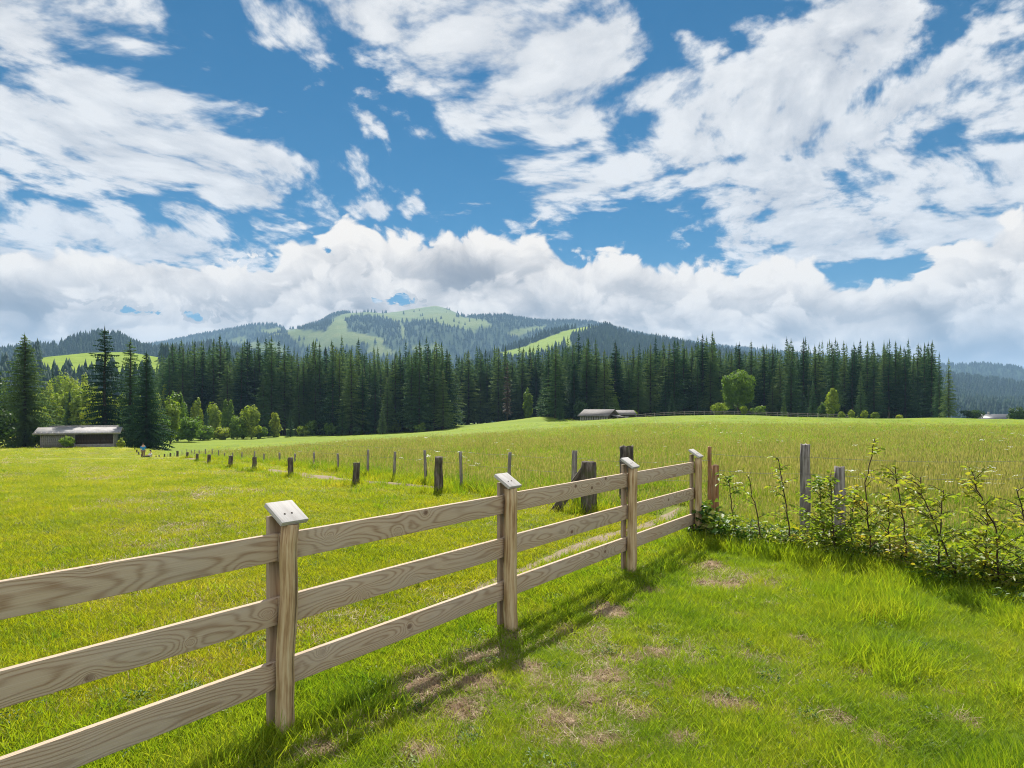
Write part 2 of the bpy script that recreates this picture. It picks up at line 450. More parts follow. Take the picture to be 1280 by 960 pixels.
# fence frame: along d, normal n towards the viewer
P1 = np.array([-1.19, 3.55]); P4 = np.array([2.42, 8.84])
FD = (P4 - P1) / np.linalg.norm(P4 - P1); FN = np.array([FD[1], -FD[0]])
def side_of_fence(x, y): return (np.asarray(x) - P1[0]) * FN[0] + (np.asarray(y) - P1[1]) * FN[1]
def along_fence(x, y): return (np.asarray(x) - P1[0]) * FD[0] + (np.asarray(y) - P1[1]) * FD[1]
# worn track: runs along the far side of the rail fence, through the gap by the stump and out along the low posts
TRACK = [(p, d) for p, d in ((560, 6.0), (640, 7.1), (700, 8.2), (760, 9.4), (800, 10.1), (835, 11.0), (850, 12.2))]
TRACK_XY = np.array([at(p, d) for p, d in TRACK])
TRACK2 = np.array([at(p, d) for p, d in ((560, 15.2), (500, 16.6), (445, 17.6), (400, 19.5), (363, 21), (318, 23.5), (290, 26.5), (262, 32.5), (247, 40), (236, 47), (224, 55))])
def dist_poly(x, y, P):
    x, y = np.asarray(x, float), np.asarray(y, float); best = np.full(x.shape, 1e9)
    for a, b in zip(P[:-1], P[1:]):
        ab = b - a; t = np.clip(((x - a[0]) * ab[0] + (y - a[1]) * ab[1]) / (ab @ ab), 0, 1)
        best = np.minimum(best, np.hypot(x - a[0] - t * ab[0], y - a[1] - t * ab[1]))
    return best
# boundary between mown field and tall meadow: the row of thin stakes
STAKES = [(717, 563, 12.6), (635, 565, 13.6), (577, 564.5, 15), (532.5, 562.5, 16.4), (492.5, 564.5, 17.8), (459.5, 562, 19.2), (423, 567, 21.2), (392.5, 565.5, 23.2), (368, 567, 25.5), (349.5, 565.5, 28), (330.5, 567, 30.2),
          (318, 564, 32.3), (302, 565, 34.8), (291, 565.6, 37.2), (281, 566, 40), (273, 562.5, 43), (265, 561, 46.5), (257, 561, 50), (249, 562, 54), (243, 562, 58), (239, 562.5, 61.5), (234, 561.5, 65), (227.5, 563, 69.5), (217.5, 566, 75), (210, 567, 80)]
RIGHT_POSTS = [(887, 558, 10.0, .05), (1007, 555, 9.3, .065), (1340, 552, 8.8, .06)]
BOUND = np.array([at(1900, 7.6), at(1340, 8.8), at(1007, 9.3), at(887, 10.0)] + [at(p, d) for p, _, d in STAKES] + [at(150, 150.0)])
def meadow_side(x, y):
    """signed distance: positive on the tall-meadow side (farther out)"""
    x, y = np.asarray(x, float), np.asarray(y, float)
    d = dist_poly(x, y, BOUND)
    # beyond the line as seen along its bearing
    ang = np.arctan2(x, y); ba = np.arctan2(BOUND[:, 0], BOUND[:, 1]); br = np.hypot(BOUND[:, 0], BOUND[:, 1])
    o = np.argsort(ba)
    rr = np.interp(ang, ba[o], br[o], left=1e9)
    return np.where(np.hypot(x, y) > rr, d, -d)
# ------------------------------------------------------------------ materials
def new_mat(name):
    m = bpy.data.materials.new(name); m.use_nodes = True; t = m.node_tree; t.nodes.clear()
    out = t.nodes.new('ShaderNodeOutputMaterial')
    return m, t, out

def principled(t, out, colr, rough=.8, spec=.3, bump=None, bstr=.3, bdist=.01):
    p = t.nodes.new('ShaderNodeBsdfPrincipled')
    if isinstance(colr, E): t.links.new(colr.s, p.inputs['Base Color'])
    else: p.inputs['Base Color'].default_value = (*colr, 1)
    if isinstance(rough, E): t.links.new(rough.s, p.inputs['Roughness'])
    else: p.inputs['Roughness'].default_value = rough
    p.inputs['Specular IOR Level'].default_value = spec
    if bump is not None:
        b = t.nodes.new('ShaderNodeBump'); b.inputs['Strength'].default_value = bstr; b.inputs['Distance'].default_value = bdist
        t.links.new(bump.s, b.inputs['Height']); t.links.new(b.outputs[0], p.inputs['Normal'])
    t.links.new(p.outputs[0], out.inputs[0])
    return p

def geo(t, k='Position'):
    n = t.nodes.new('ShaderNodeNewGeometry'); return E(t, n.outputs[k])
def objinfo(t, k='Random'):
    n = t.nodes.new('ShaderNodeObjectInfo'); return E(t, n.outputs[k])
def attr(t, name, out='Fac', typ='GEOMETRY'):
    n = t.nodes.new('ShaderNodeAttribute'); n.attribute_name = name; n.attribute_type = typ; return E(t, n.outputs[out])
def uvmap(t):
    n = t.nodes.new('ShaderNodeUVMap'); n.uv_map = 'grain'; return E(t, n.outputs[0])

def leaf_mat(name, cols, trans=.45, tcol=1.5, spec=.25, rough=.55, wscale=.4, rand=.5, tint=(1.0, 1.0, .55)):
    """foliage: cols dark -> light, picked by world noise and per-object random; translucent"""
    m, t, out = new_mat(name)
    P = geo(t)
    f = noise(t, P, wscale, 3.0, .6)._m('SUBTRACT', .5) * 1.3 + .5 + (objinfo(t) - .5) * rand
    c = ramp(t, f.clamp(), [(i / (len(cols) - 1), c_) for i, c_ in enumerate(cols)])
    d = t.nodes.new('ShaderNodeBsdfPrincipled'); t.links.new(c.s, d.inputs['Base Color'])
    d.inputs['Roughness'].default_value = rough; d.inputs['Specular IOR Level'].default_value = spec
    tr = t.nodes.new('ShaderNodeBsdfTranslucent')
    tc = mixc(t, 1.0, c, tuple(tcol * k for k in tint), 'MULTIPLY')
    t.links.new(tc.s, tr.inputs['Color'])
    mx = t.nodes.new('ShaderNodeMixShader'); mx.inputs[0].default_value = trans
    t.links.new(d.outputs[0], mx.inputs[1]); t.links.new(tr.outputs[0], mx.inputs[2])
    t.links.new(mx.outputs[0], out.inputs[0])
    return m

def wood_mat(name, dark, mid, light, knots=True, freq=112.0, rough=.78, streak=.35, red=(.17, .085, .048), weather=.32):
    """flat-sawn board grain in metre uv's: u along the board"""
    m, t, out = new_mat(name)
    uv = uvmap(t); u, v, _ = split(t, uv)
    r = objinfo(t) * 40.0
    p = vec(t, u + r, v * 1.0 + r * .37, 0.0)
    big = noise(t, vec(t, u * .42 + r, v * 2.6 + r, 0.0), 1.6, 2.0, .5, dim='2D')
    off = noise(t, vec(t, u * .45 + r, 3.0, 0.0), 1.7, 1.0, .5, dim='2D')
    vv = v + (off - .5) * .10
    h = vv * vv * 24.0 + (big - .5) * .85 + u * .16                # cathedral arches
    if knots:
        vo = t.nodes.new('ShaderNodeTexVoronoi'); vo.voronoi_dimensions = '2D'; vo.inputs['Scale'].default_value = 1.0
        t.links.new(vec(t, u * 2.4 + r, v * 3.6 + r * .7, 0.0).s, vo.inputs['Vector'])
        kd = E(t, vo.outputs['Distance'])
        pick = noise(t, vec(t, u * .7 + r, 9.0, 0.0), 1.0, 0.0, .5, dim='2D')
        knot = kd.smooth(.075, .035) * pick.smooth(.48, .52)
        h = h + (0.030 / (kd + .055))
    ring = (h * freq).sin() * .5 + .5
    ring = ring ** 2.6
    fine = noise(t, vec(t, u * 2.2 + r, v * 130.0, 0.0), 1.0, 3.0, .6, dim='2D')
    wth = noise(t, vec(t, u * 1.1 + r, v * 4.0 + r, 2.0), 1.3, 3.0, .6, dim='2D')
    c = mixc(t, ring * .80, mid, dark)
    c = mixc(t, fine.smooth(.35, .75) * streak, c, light)
    c = mixc(t, wth.smooth(.35, .75) * weather, c, tuple(.5 * a + .5 * b for a, b in zip(light, (.37, .335, .30))))
    if knots: c = mixc(t, knot * .85, c, mixc(t, (kd * 260.0).sin() * .5 + .5, red, tuple(.5 * k for k in red)))
    principled(t, out, c, rough, .25, bump=ring * .5 + fine, bstr=.35, bdist=.004)
    return m

def rough_wood(name, dark, mid, light, vfreq=46.0, moss=None):
    """weathered round or split timber: checks run along u"""
    m, t, out = new_mat(name)
    uv = uvmap(t); u, v, _ = split(t, uv); r = objinfo(t) * 30.0
    a = noise(t, vec(t, u * 2.0 + r, v * vfreq + r, 0.0), 1.0, 4.0, .65, dim='2D')
    b = noise(t, vec(t, u * 4.0 + r, v * 9.0 + r, 0.0), 1.0, 4.0, .6, dim='2D')
    c = ramp(t, (a * .65 + b * .35).smooth(.30, .70), [(0, dark), (.5, mid), (1, light)])
    crack = noise(t, vec(t, u * .8 + r, v * 26.0 + r * 2, 0.0), 1.0, 2.0, .5, dim='2D')
    c = mixc(t, crack.smooth(.66, .76) * .8, c, tuple(x * .42 for x in dark))
    if moss:
        g = noise(t, vec(t, u * 3.0 + r, v * 6.0, 0.0), 1.5, 3.0, .6, dim='2D')
        c = mixc(t, g.smooth(.52, .7) * .7, c, moss)
    principled(t, out, c, .85, .2, bump=a - crack.smooth(.62, .76) * .8, bstr=.6, bdist=.008)
    return m

def build_mats():
    M = MATS
    # one sheet of turf: mown field, tall meadow, soil
    m, t, out = new_mat('turf')
    P = geo(t); x, y, z = split(t, P)
    mead = attr(t, 'meadow'); so = attr(t, 'soil'); lawn = attr(t, 'near')
    n1 = noise(t, P, .12, 4.0, .6); n2 = noise(t, P, 1.3, 5.0, .65); n3 = noise(t, P, 14.0, 4.0, .7); n4 = noise(t, P, 60.0, 3.0, .7)
    # mown field: cutting stripes running away to the shed
    st = ((x * .80 + y * .34 + (n1 - .5) * 2.0) * 1.55).sin() * .5 + .5
    f = (n2 * .45 + n3 * .35 + st * .22).smooth(.25, .75)
    mown = ramp(t, f, [(0, (.105, .145, .008)), (.45, (.185, .215, .009)), (.8, (.25, .255, .014)), (1, (.30, .27, .04))])
    dry = noise(t, vec(t, x * 1.0, y * 1.0, 4.0), .42, 4.0, .65)
    mown = mixc(t, dry.smooth(.60, .74) * n3.smooth(.35, .6) * .55, mown, (.36, .29, .10))
    # meadow: bands of ripe grass, yellow-brown, and fresher green on the rise
    band = noise(t, vec(t, x * .03, y * .12, 1.0), 1.0, 4.0, .6)
    g = (band * .55 + n2 * .35 + n3 * .25).smooth(.36, .80)
    tall = ramp(t, g, [(0, (.095, .140, .012)), (.4, (.155, .195, .016)), (.75, (.215, .225, .030)), (1, (.28, .25, .06))])
    fresh = ramp(t, (n2 * .6 + band * .5 - .05 + (n3 - .5) * .3), [(.3, (.105, .155, .010)), (.5, (.150, .205, .011)), (.7, (.20, .235, .014))])
    dd = (x * x * .25 + y * y).sqrt() + (n1 - .5) * 14.0 + (band - .5) * 16.0
    tall = mixc(t, dd.smooth(70.0, 88.0), tall, fresh)
    c = mixc(t, mead, mown, tall)
    under = ramp(t, n3 * .6 + n4 * .4, [(.25, (.045, .060, .010)), (.55, (.13, .15, .02)), (.8, (.22, .19, .07))])
    c = mixc(t, lawn, c, under)
    earth = ramp(t, n3 * .5 + n4 * .5, [(.25, (.115, .078, .046)), (.5, (.26, .185, .11)), (.75, (.41, .32, .205))])
    c = mixc(t, so, c, earth)
    principled(t, out, c, .9, .15, bump=n3 * .6 + n4 * .4 + n2 * .5, bstr=.5, bdist=.06)
    M['turf'] = m
    # trodden track
    m, t, out = new_mat('trodden_earth'); P = geo(t)
    a = noise(t, P, 5.0, 5.0, .65); b = noise(t, P, 45.0, 4.0, .7)
    principled(t, out, ramp(t, a * .5 + b * .5, [(.25, (.12, .092, .058)), (.5, (.23, .18, .125)), (.75, (.33, .275, .20))]), .95, .1, bump=b + a, bstr=.5, bdist=.02)
    M['track'] = m
    # grasses
    M['blade_lawn'] = leaf_mat('blade_lawn', [(.095, .178, .012), (.172, .255, .013), (.250, .310, .016), (.330, .325, .034)], .55, 1.5, wscale=1.1, rand=.55, tint=(1.0, 1.0, .5))
    M['blade_mown'] = leaf_mat('blade_mown', [(.130, .195, .009), (.210, .262, .009), (.280, .300, .012), (.36, .32, .045)], .55, 1.5, wscale=.55, rand=.6, tint=(1.05, 1.0, .5))
    M['blade_meadow'] = leaf_mat('blade_meadow', [(.090, .178, .011), (.150, .242, .014), (.212, .275, .020), (.28, .29, .045)], .55, 1.5, wscale=.35, rand=.8)
    M['blade_straw'] = leaf_mat('blade_straw', [(.24, .155, .085), (.37, .27, .155), (.50, .39, .25)], .25, 1.1, wscale=2.0, rand=.9, tint=(1, 1, .9))
    M['seed_head'] = leaf_mat('seed_head', [(.20, .20, .05), (.28, .26, .08), (.36, .31, .13)], .45, 1.3, wscale=.6, rand=.8)
    M['flower_white'] = leaf_mat('flower_white', [(.62, .64, .52), (.80, .80, .74)], .35, 1.0, tint=(1, 1, 1))
    # foliage
    M['spruce'] = leaf_mat('spruce_needles', [(.022, .055, .026), (.050, .104, .042), (.092, .152, .053), (.150, .205, .064)], .44, 1.55, spec=.08, wscale=.16, rand=1.0, rough=.7, tint=(.92, 1, .75))
    M['spruce_brown'] = leaf_mat('dying_needles', [(.045, .026, .014), (.085, .055, .028), (.050, .060, .020)], .2, 1.2, wscale=.4, rand=.3)
    M['leaf_dark'] = leaf_mat('leaf_dark', [(.018, .045, .010), (.040, .082, .014), (.065, .115, .018)], .35, 1.5, wscale=.5, rand=.5)
    M['leaf_mid'] = leaf_mat('leaf_mid', [(.060, .125, .013), (.110, .185, .019), (.17, .24, .026)], .50, 1.6, wscale=.5, rand=.5)
    M['leaf_light'] = leaf_mat('leaf_light', [(.115, .175, .016), (.195, .255, .022), (.28, .31, .030)], .52, 1.6, wscale=.5, rand=.6)
    M['leaf_sapling'] = leaf_mat('leaf_sapling', [(.060, .120, .012), (.115, .185, .016), (.185, .235, .022), (.30, .26, .032), (.28, .13, .03)], .52, 1.8, spec=.35, rough=.45, wscale=7.0, rand=.35)
    M['leaf_under'] = leaf_mat('leaf_under', [(.030, .080, .012), (.065, .135, .017), (.13, .185, .024), (.22, .20, .06)], .35, 1.4, spec=.3, rough=.5, wscale=5.0, rand=.8)
    M['far_needles'] = leaf_mat('far_needles', [(.008, .022, .011), (.015, .036, .015), (.028, .054, .019)], .12, 1.2, spec=.03, wscale=.006, rand=.9)
    # bark
    for nm, cs in (('bark', ((.030, .024, .018), (.070, .055, .042), (.12, .10, .08))), ('twig', ((.030, .020, .014), (.065, .042, .028), (.11, .075, .052)))):
        M[nm] = rough_wood(nm, *cs, vfreq=20.0)
    # timbers
    M['board'] = wood_mat('larch_board', (.255, .155, .085), (.450, .340, .235), (.51, .415, .315))
    M['plank'] = wood_mat('backing_plank', (.20, .130, .080), (.315, .230, .155), (.38, .31, .235), knots=False, freq=70.0, weather=.2)
    M['cap'] = wood_mat('bleached_cap', (.30, .275, .25), (.40, .375, .35), (.50, .48, .455), knots=False, freq=60.0, weather=.4)
    M['pole'] = rough_wood('peeled_pole', (.22, .13, .060), (.40, .28, .150), (.50, .39, .24), 30.0)
    M['grey_post'] = rough_wood('grey_post', (.075, .062, .052), (.185, .160, .138), (.31, .28, .25), 40.0)
    M['dark_post'] = rough_wood('dark_post', (.026, .020, .016), (.075, .058, .044), (.16, .135, .11), 30.0, moss=(.06, .07, .025))
    M['rust_post'] = rough_wood('rust_stake', (.12, .055, .025), (.24, .12, .055), (.33, .21, .12), 30.0)
    M['old_board'] = rough_wood('old_boarding', (.085, .078, .07), (.215, .20, .185), (.35, .33, .305), 60.0)
    M['dark_board'] = rough_wood('brown_boarding', (.022, .014, .010), (.060, .040, .029), (.105, .078, .06), 60.0)
    m, t, out = new_mat('shingle_roof'); P = geo(t)
    a = noise(t, P, 1.2, 5.0, .65); uv = uvmap(t); u, v, _ = split(t, uv)
    rows = ((v * 14.0).sin() * .5 + .5) * .4 + noise(t, vec(t, u * 3.0, v * 2.2, 0.0), 2.0, 2.0, .5) * .6
    principled(t, out, ramp(t, a * .5 + rows * .5, [(.25, (.06, .052, .048)), (.5, (.13, .115, .107)), (.75, (.20, .183, .175))]), .8, .3, bump=rows, bstr=.5, bdist=.03)
    M['shingle'] = m
    m, t, out = new_mat('metal_roof'); P = geo(t)
    principled(t, out, ramp(t, noise(t, P, .8, 4.0, .6), [(.3, (.06, .06, .063)), (.7, (.10, .10, .105))]), .45, .5); M['metal_roof'] = m
    m, t, out = new_mat('grey_shingle_roof'); P = geo(t); uv = uvmap(t); u, v, _ = split(t, uv)
    a = noise(t, P, .9, 5.0, .65) * .5 + noise(t, vec(t, u * 2.0, v * 8.0, 0.0), 2.0, 3.0, .6) * .5
    principled(t, out, ramp(t, a, [(.25, (.16, .15, .145)), (.5, (.30, .285, .275)), (.75, (.45, .43, .42))]), .85, .2, bump=a, bstr=.5, bdist=.03); M['grey_shingle'] = m
    m, t, out = new_mat('white_render'); P = geo(t)
    principled(t, out, ramp(t, noise(t, P, 1.0, 4.0, .6), [(.3, (.28, .27, .25)), (.7, (.38, .37, .34))]), .9, .2); M['white_render'] = m
    m, t, out = new_mat('window_glass'); principled(t, out, (.03, .035, .04), .12, .5); M['glass'] = m
    m, t, out = new_mat('galvanised_wire'); p = principled(t, out, (.13, .13, .125), .6, .3); M['wire'] = m
    for nm, c in (('cloth_blue', (.03, .20, .42)), ('cloth_white', (.62, .62, .62)), ('cloth_dark', (.025, .028, .04)), ('cloth_brown', (.20, .13, .075)), ('skin', (.50, .30, .21)), ('hair', (.04, .025, .016))):
        m, t, out = new_mat(nm); P = geo(t)
        principled(t, out, mixc(t, noise(t, P, 9.0, 3.0, .6) * .35, c, tuple(.6 * k for k in c)), .85, .2); M[nm] = m
    # far hills: pasture and wood floor
    m, t, out = new_mat('hill_land'); P = geo(t)
    w = attr(t, 'wood'); past = attr(t, 'pasture')
    a = noise(t, P, .010, 5.0, .62); b = noise(t, P, .06, 4.0, .65)
    gr = ramp(t, a * .6 + b * .4, [(.28, (.07, .105, .022)), (.5, (.115, .15, .03)), (.72, (.18, .18, .055))])
    bright = ramp(t, a * .5 + b * .5, [(.3, (.14, .21, .013)), (.7, (.21, .265, .018))])
    gr = mixc(t, past, gr, bright)
    fl = ramp(t, b, [(.3, (.014, .034, .013)), (.7, (.030, .060, .018))])
    principled(t, out, mixc(t, w, gr, fl), .95, .1, bump=b, bstr=.6, bdist=6.0)
    M['hill'] = m
build_mats()
# ------------------------------------------------------------------ instancing of uncountable stuff
def scatter(name, pts, rot, scl, idx, sources, kind='stuff'):
    """one object of points; geometry nodes put a copy of sources[idx] on each"""
    n = len(pts)
    me = bpy.data.meshes.new(name); me.vertices.add(n)
    me.vertices.foreach_set('co', np.asarray(pts, np.float32).ravel())
    for nm, typ, a in (('rot', 'FLOAT_VECTOR', rot), ('scl', 'FLOAT_VECTOR', scl)):
        at_ = me.attributes.new(nm, typ, 'POINT'); at_.data.foreach_set('vector', np.asarray(a, np.float32).ravel())
    at_ = me.attributes.new('idx', 'INT', 'POINT'); at_.data.foreach_set('value', np.asarray(idx, np.int32))
    o = bpy.data.objects.new(name, me); col.objects.link(o); o['kind'] = kind
    g = bpy.data.node_groups.new(name + '_scatter', 'GeometryNodeTree')
    g.interface.new_socket('Geometry', in_out='INPUT', socket_type='NodeSocketGeometry')
    g.interface.new_socket('Geometry', in_out='OUTPUT', socket_type='NodeSocketGeometry')
    N = g.nodes.new; L = g.links.new
    gi, go = N('NodeGroupInput'), N('NodeGroupOutput'); ip = N('GeometryNodeInstanceOnPoints')
    join = N('GeometryNodeJoinGeometry')
    for s in reversed(sources):
        oi = N('GeometryNodeObjectInfo'); oi.inputs['Object'].default_value = s; oi.inputs['As Instance'].default_value = True
        L(oi.outputs['Geometry'], join.inputs[0])
    def named(nm, typ):
        a = N('GeometryNodeInputNamedAttribute'); a.data_type = typ; a.inputs['Name'].default_value = nm
        return a.outputs['Attribute']
    L(gi.outputs[0], ip.inputs['Points']); L(join.outputs[0], ip.inputs['Instance'])
    ip.inputs['Pick Instance'].default_value = True
    L(named('idx', 'INT'), ip.inputs['Instance Index']); L(named('rot', 'FLOAT_VECTOR'), ip.inputs['Rotation']); L(named('scl', 'FLOAT_VECTOR'), ip.inputs['Scale'])
    L(ip.outputs[0], go.inputs[0])
    md = o.modifiers.new('scatter', 'NODES'); md.node_group = g
    return o

def source(name, me):
    return bpy.data.objects.new(name, me)      # never linked to the scene: only instanced

# ------------------------------------------------------------------ the ground, one sheet to the horizon
def grade(a, b, n, k):
    t = np.linspace(0, 1, n); return a + (b - a) * (np.expm1(k * t) / math.expm1(k))
ys = np.concatenate([-grade(0, 9000, 40, 9.0)[::-1][:-1] + 1.5, grade(1.5, 9500, 420, 9.2)])
xs_p = grade(0, 9500, 190, 8.6); xs = np.concatenate([-xs_p[::-1][:-1], xs_p])
X, Y = np.meshgrid(xs, ys)
# spread columns with distance so that the near field is finely divided
SP = np.clip(.35 + .05 * np.maximum(Y, 0), .35, 1.0)
Xg = X * np.where(np.abs(X) < 200, SP, 1.0) if False else X
Z = ground_z(Xg, Y)
Z += (vnoise(Xg, Y, 1.7, 1) - .5) * .035 * np.clip(1 - np.hypot(Xg, Y) / 40, 0, 1) + (vnoise(Xg, Y, .13, 2) - .5) * .35 * np.clip((np.hypot(Xg, Y) - 25) / 40, 0, 1)
ms = meadow_side(Xg, Y)
mead = np.clip((ms + (vnoise(Xg, Y, .8, 5) - .5) * .8) / .5 + .5, 0, 1)
so = np.where((np.hypot(Xg, Y) < 14) & (Y > 1.5), soil(Xg, Y), 0.0)
Z += so * .025
near = np.clip((16 - np.hypot(Xg, Y)) / 6, 0, 1)
nx, ny = len(xs), len(ys)
i = np.arange(ny - 1)[:, None] * nx + np.arange(nx - 1)[None]
q = np.stack([i, i + 1, i + nx + 1, i + nx], -1).reshape(-1, 4)
tag(link('ground', mesh_np('ground', np.stack([Xg, Y, Z], -1).reshape(-1, 3), [q], MATS['turf'], True, attrs={'meadow': mead.ravel(), 'soil': so.ravel(), 'near': near.ravel()})), kind='structure')

# trodden track: ribbon laid on the turf
def ribbon(name, P, half, z=.006, step=.18):
    L = np.concatenate([[0], np.cumsum(np.hypot(*np.diff(P, axis=0).T))]); s = np.arange(0, L[-1], step)
    cx, cy = np.interp(s, L, P[:, 0]), np.interp(s, L, P[:, 1])
    dx, dy = np.gradient(cx), np.gradient(cy); n = np.hypot(dx, dy); dx, dy = dx / n, dy / n
    rows = []
    for k, (a, b, c, d) in enumerate(zip(cx, cy, dx, dy)):
        t = k / len(cx); h = half * min(1, t * 6 + .05, (1 - t) * 6 + .05)
        wl, wr = h * (.55 + .9 * float(vnoise(s[k], 0, 1.6, 11))), h * (.55 + .9 * float(vnoise(s[k], 0, 1.6, 12)))
        rows.append([(a - d * o, b + c * o) for o in (-wr, -wr * .5, 0, wl * .5, wl)])
    V = np.array(rows).reshape(-1, 2)
    zz = ground_z(V[:, 0], V[:, 1]) + (vnoise(V[:, 0], V[:, 1], 1.7, 1) - .5) * .035 * np.clip(1 - np.hypot(V[:, 0], V[:, 1]) / 40, 0, 1) + z + np.tile([-.02, .004, .008, .004, -.02], len(rows))
    i = np.arange(len(rows) - 1)[:, None] * 5 + np.arange(4)[None]
    q = np.stack([i, i + 1, i + 6, i + 5], -1).reshape(-1, 4)
    return tag(link(name, mesh_np(name, np.column_stack([V, zz]), [q], MATS['track'], True)), kind='structure')
ribbon('path', TRACK_XY, .17, .004)
ribbon('path', TRACK2, .42, .02, .4)

# ------------------------------------------------------------------ hills
def in_poly(px, py, poly):
    r = np.zeros(px.shape, bool); n = len(poly)
    for a in range(n):
        x1, y1 = poly[a]; x2, y2 = poly[(a + 1) % n]
        c = ((y1 > py) != (y2 > py)) & (px < (x2 - x1) * (py - y1) / (y2 - y1 + 1e-9) + x1); r ^= c
    return r

def low_spruce(name, n_t=5, seg=6):
    r = random.Random(n_t * 31 + seg); V, T = [], []
    for k in range(n_t):
        z0, z1 = .08 + .8 * k / n_t, min(1.0, .08 + .8 * k / n_t + .42 * (1 - .4 * k / n_t)); rad = .20 * (1 - k / (n_t + .6)) + .015
        b = len(V); V.append((0, 0, z1)); ph = r.random() * 6
        for s in range(seg * 2):
            th = ph + math.pi * s / seg; rr = rad * (1.15 if s % 2 else .6) * r.uniform(.8, 1.2)
            V.append((rr * math.cos(th), rr * math.sin(th), z0 + (0 if s % 2 else .05)))
        T += [[b, b + 1 + s, b + 1 + (s + 1) % (seg * 2)] for s in range(seg * 2)]
    return source(name, mesh_np(name, V, [np.array(T)], MATS['far_needles']))
FAR_SRC = [low_spruce('distant_spruce_a'), low_spruce('distant_spruce_b', 6, 5), low_spruce('distant_spruce_c', 4, 6)]

def hill(name, crest, drop, D0, D1, z0, prof, meadows, bright=(), ntree=6000, th=24.0, relief=1.0, seed=0, rows=70, back=.35, dcurve=None, stuff_label=None, allwood=True):
    r = np.random.default_rng(seed)
    cp = np.array(crest, float)
    cp[:, 1] += np.where([any(a <= c <= b for a, b in drop) for c in cp[:, 0]], 0.0, th * .85 * F / D1)     # the outline seen is that of the tree tops
    pxs = np.arange(cp[0, 0], cp[-1, 0] + 1, 4.0); cy = np.interp(pxs, cp[:, 0], cp[:, 1])
    tt = np.concatenate([np.linspace(0, 1, rows), 1 + np.linspace(.08, 1, 8) * back])
    def surf(px, t):
        c = np.interp(px, cp[:, 0], cp[:, 1])
        d1 = D1 * (1 + .05 * np.sin(px * .021 + seed)) 
        d = D0 + (d1 - D0) * t
        zc = EYE + (HY - c) / F * d1
        p = np.where(t <= 1, prof(np.clip(t, 0, 1)), 1 - .55 * (t - 1) / back)
        x = (px - HX) / F * d
        amp = relief * (d1 - D0) * .035 * np.sin(np.pi * np.clip(t, 0, 1)) 
        nz = (vnoise(x, d, 4.2 / (d1.mean() if hasattr(d1, 'mean') else d1) * 2, seed) - .5) * 1.5 + (vnoise(x, d, 18.0 / D1, seed + 1) - .5) * .6
        z = z0 + (zc - z0) * p + amp * nz
        return x, d, z
    PX, TT = np.meshgrid(pxs, tt); x, d, z = surf(PX, TT)
    jx, jy = (vnoise(x, d, 30 / D1, 8) - .5) * 9, (vnoise(x, d, 30 / D1, 9) - .5) * 5
    def cover(px, py, jx, jy):
        m = np.zeros(px.shape, bool)
        for poly in meadows: m |= in_poly(px + jx, py + jy, poly)
        b = np.zeros(px.shape, bool)
        for poly in bright: b |= in_poly(px + jx * .3, py + jy * .3, poly)
        return m | b, b
    py = HY - (z - EYE) / d * F
    mm, bb = cover(PX, py, jx, jy)
    nx = len(pxs); i = np.arange(len(tt) - 1)[:, None] * nx + np.arange(nx - 1)[None]
    q = np.stack([i, i + 1, i + nx + 1, i + nx], -1).reshape(-1, 4)
    tag(link(name, mesh_np(name, np.stack([x, d, z], -1).reshape(-1, 3), [q], MATS['hill'], True, attrs={'wood': 1 - mm.ravel().astype(float), 'pasture': bb.ravel().astype(float)})), kind='structure')
    # woods on the slope
    k = ntree * 3
    px_, t_ = r.uniform(cp[0, 0], cp[-1, 0], k), r.uniform(0.03, 1.04, k) ** .8
    x, d, z = surf(px_, t_)
    jx, jy = (vnoise(x, d, 30 / D1, 8) - .5) * 9, (vnoise(x, d, 30 / D1, 9) - .5) * 5
    m, b = cover(px_, HY - (z - EYE) / d * F, jx, jy)
    clump = vnoise(x, d, 60 / D1, 31)
    keep = np.where(m, (clump > .80) & (r.random(k) < .25) & ~b, r.random(k) < .97)
    idx = np.nonzero(keep)[0][:ntree]
    h = th * r.uniform(.65, 1.25, len(idx)); wd = h * r.uniform(.75, 1.25, len(idx))
    return scatter('hillside_wood', np.stack([x, d, z - 1.0], -1)[idx], np.column_stack([np.zeros((len(idx), 2)), r.uniform(0, 6.28, len(idx))]),
                   np.column_stack([wd, wd, h]), r.integers(0, 3, len(idx)), FAR_SRC)

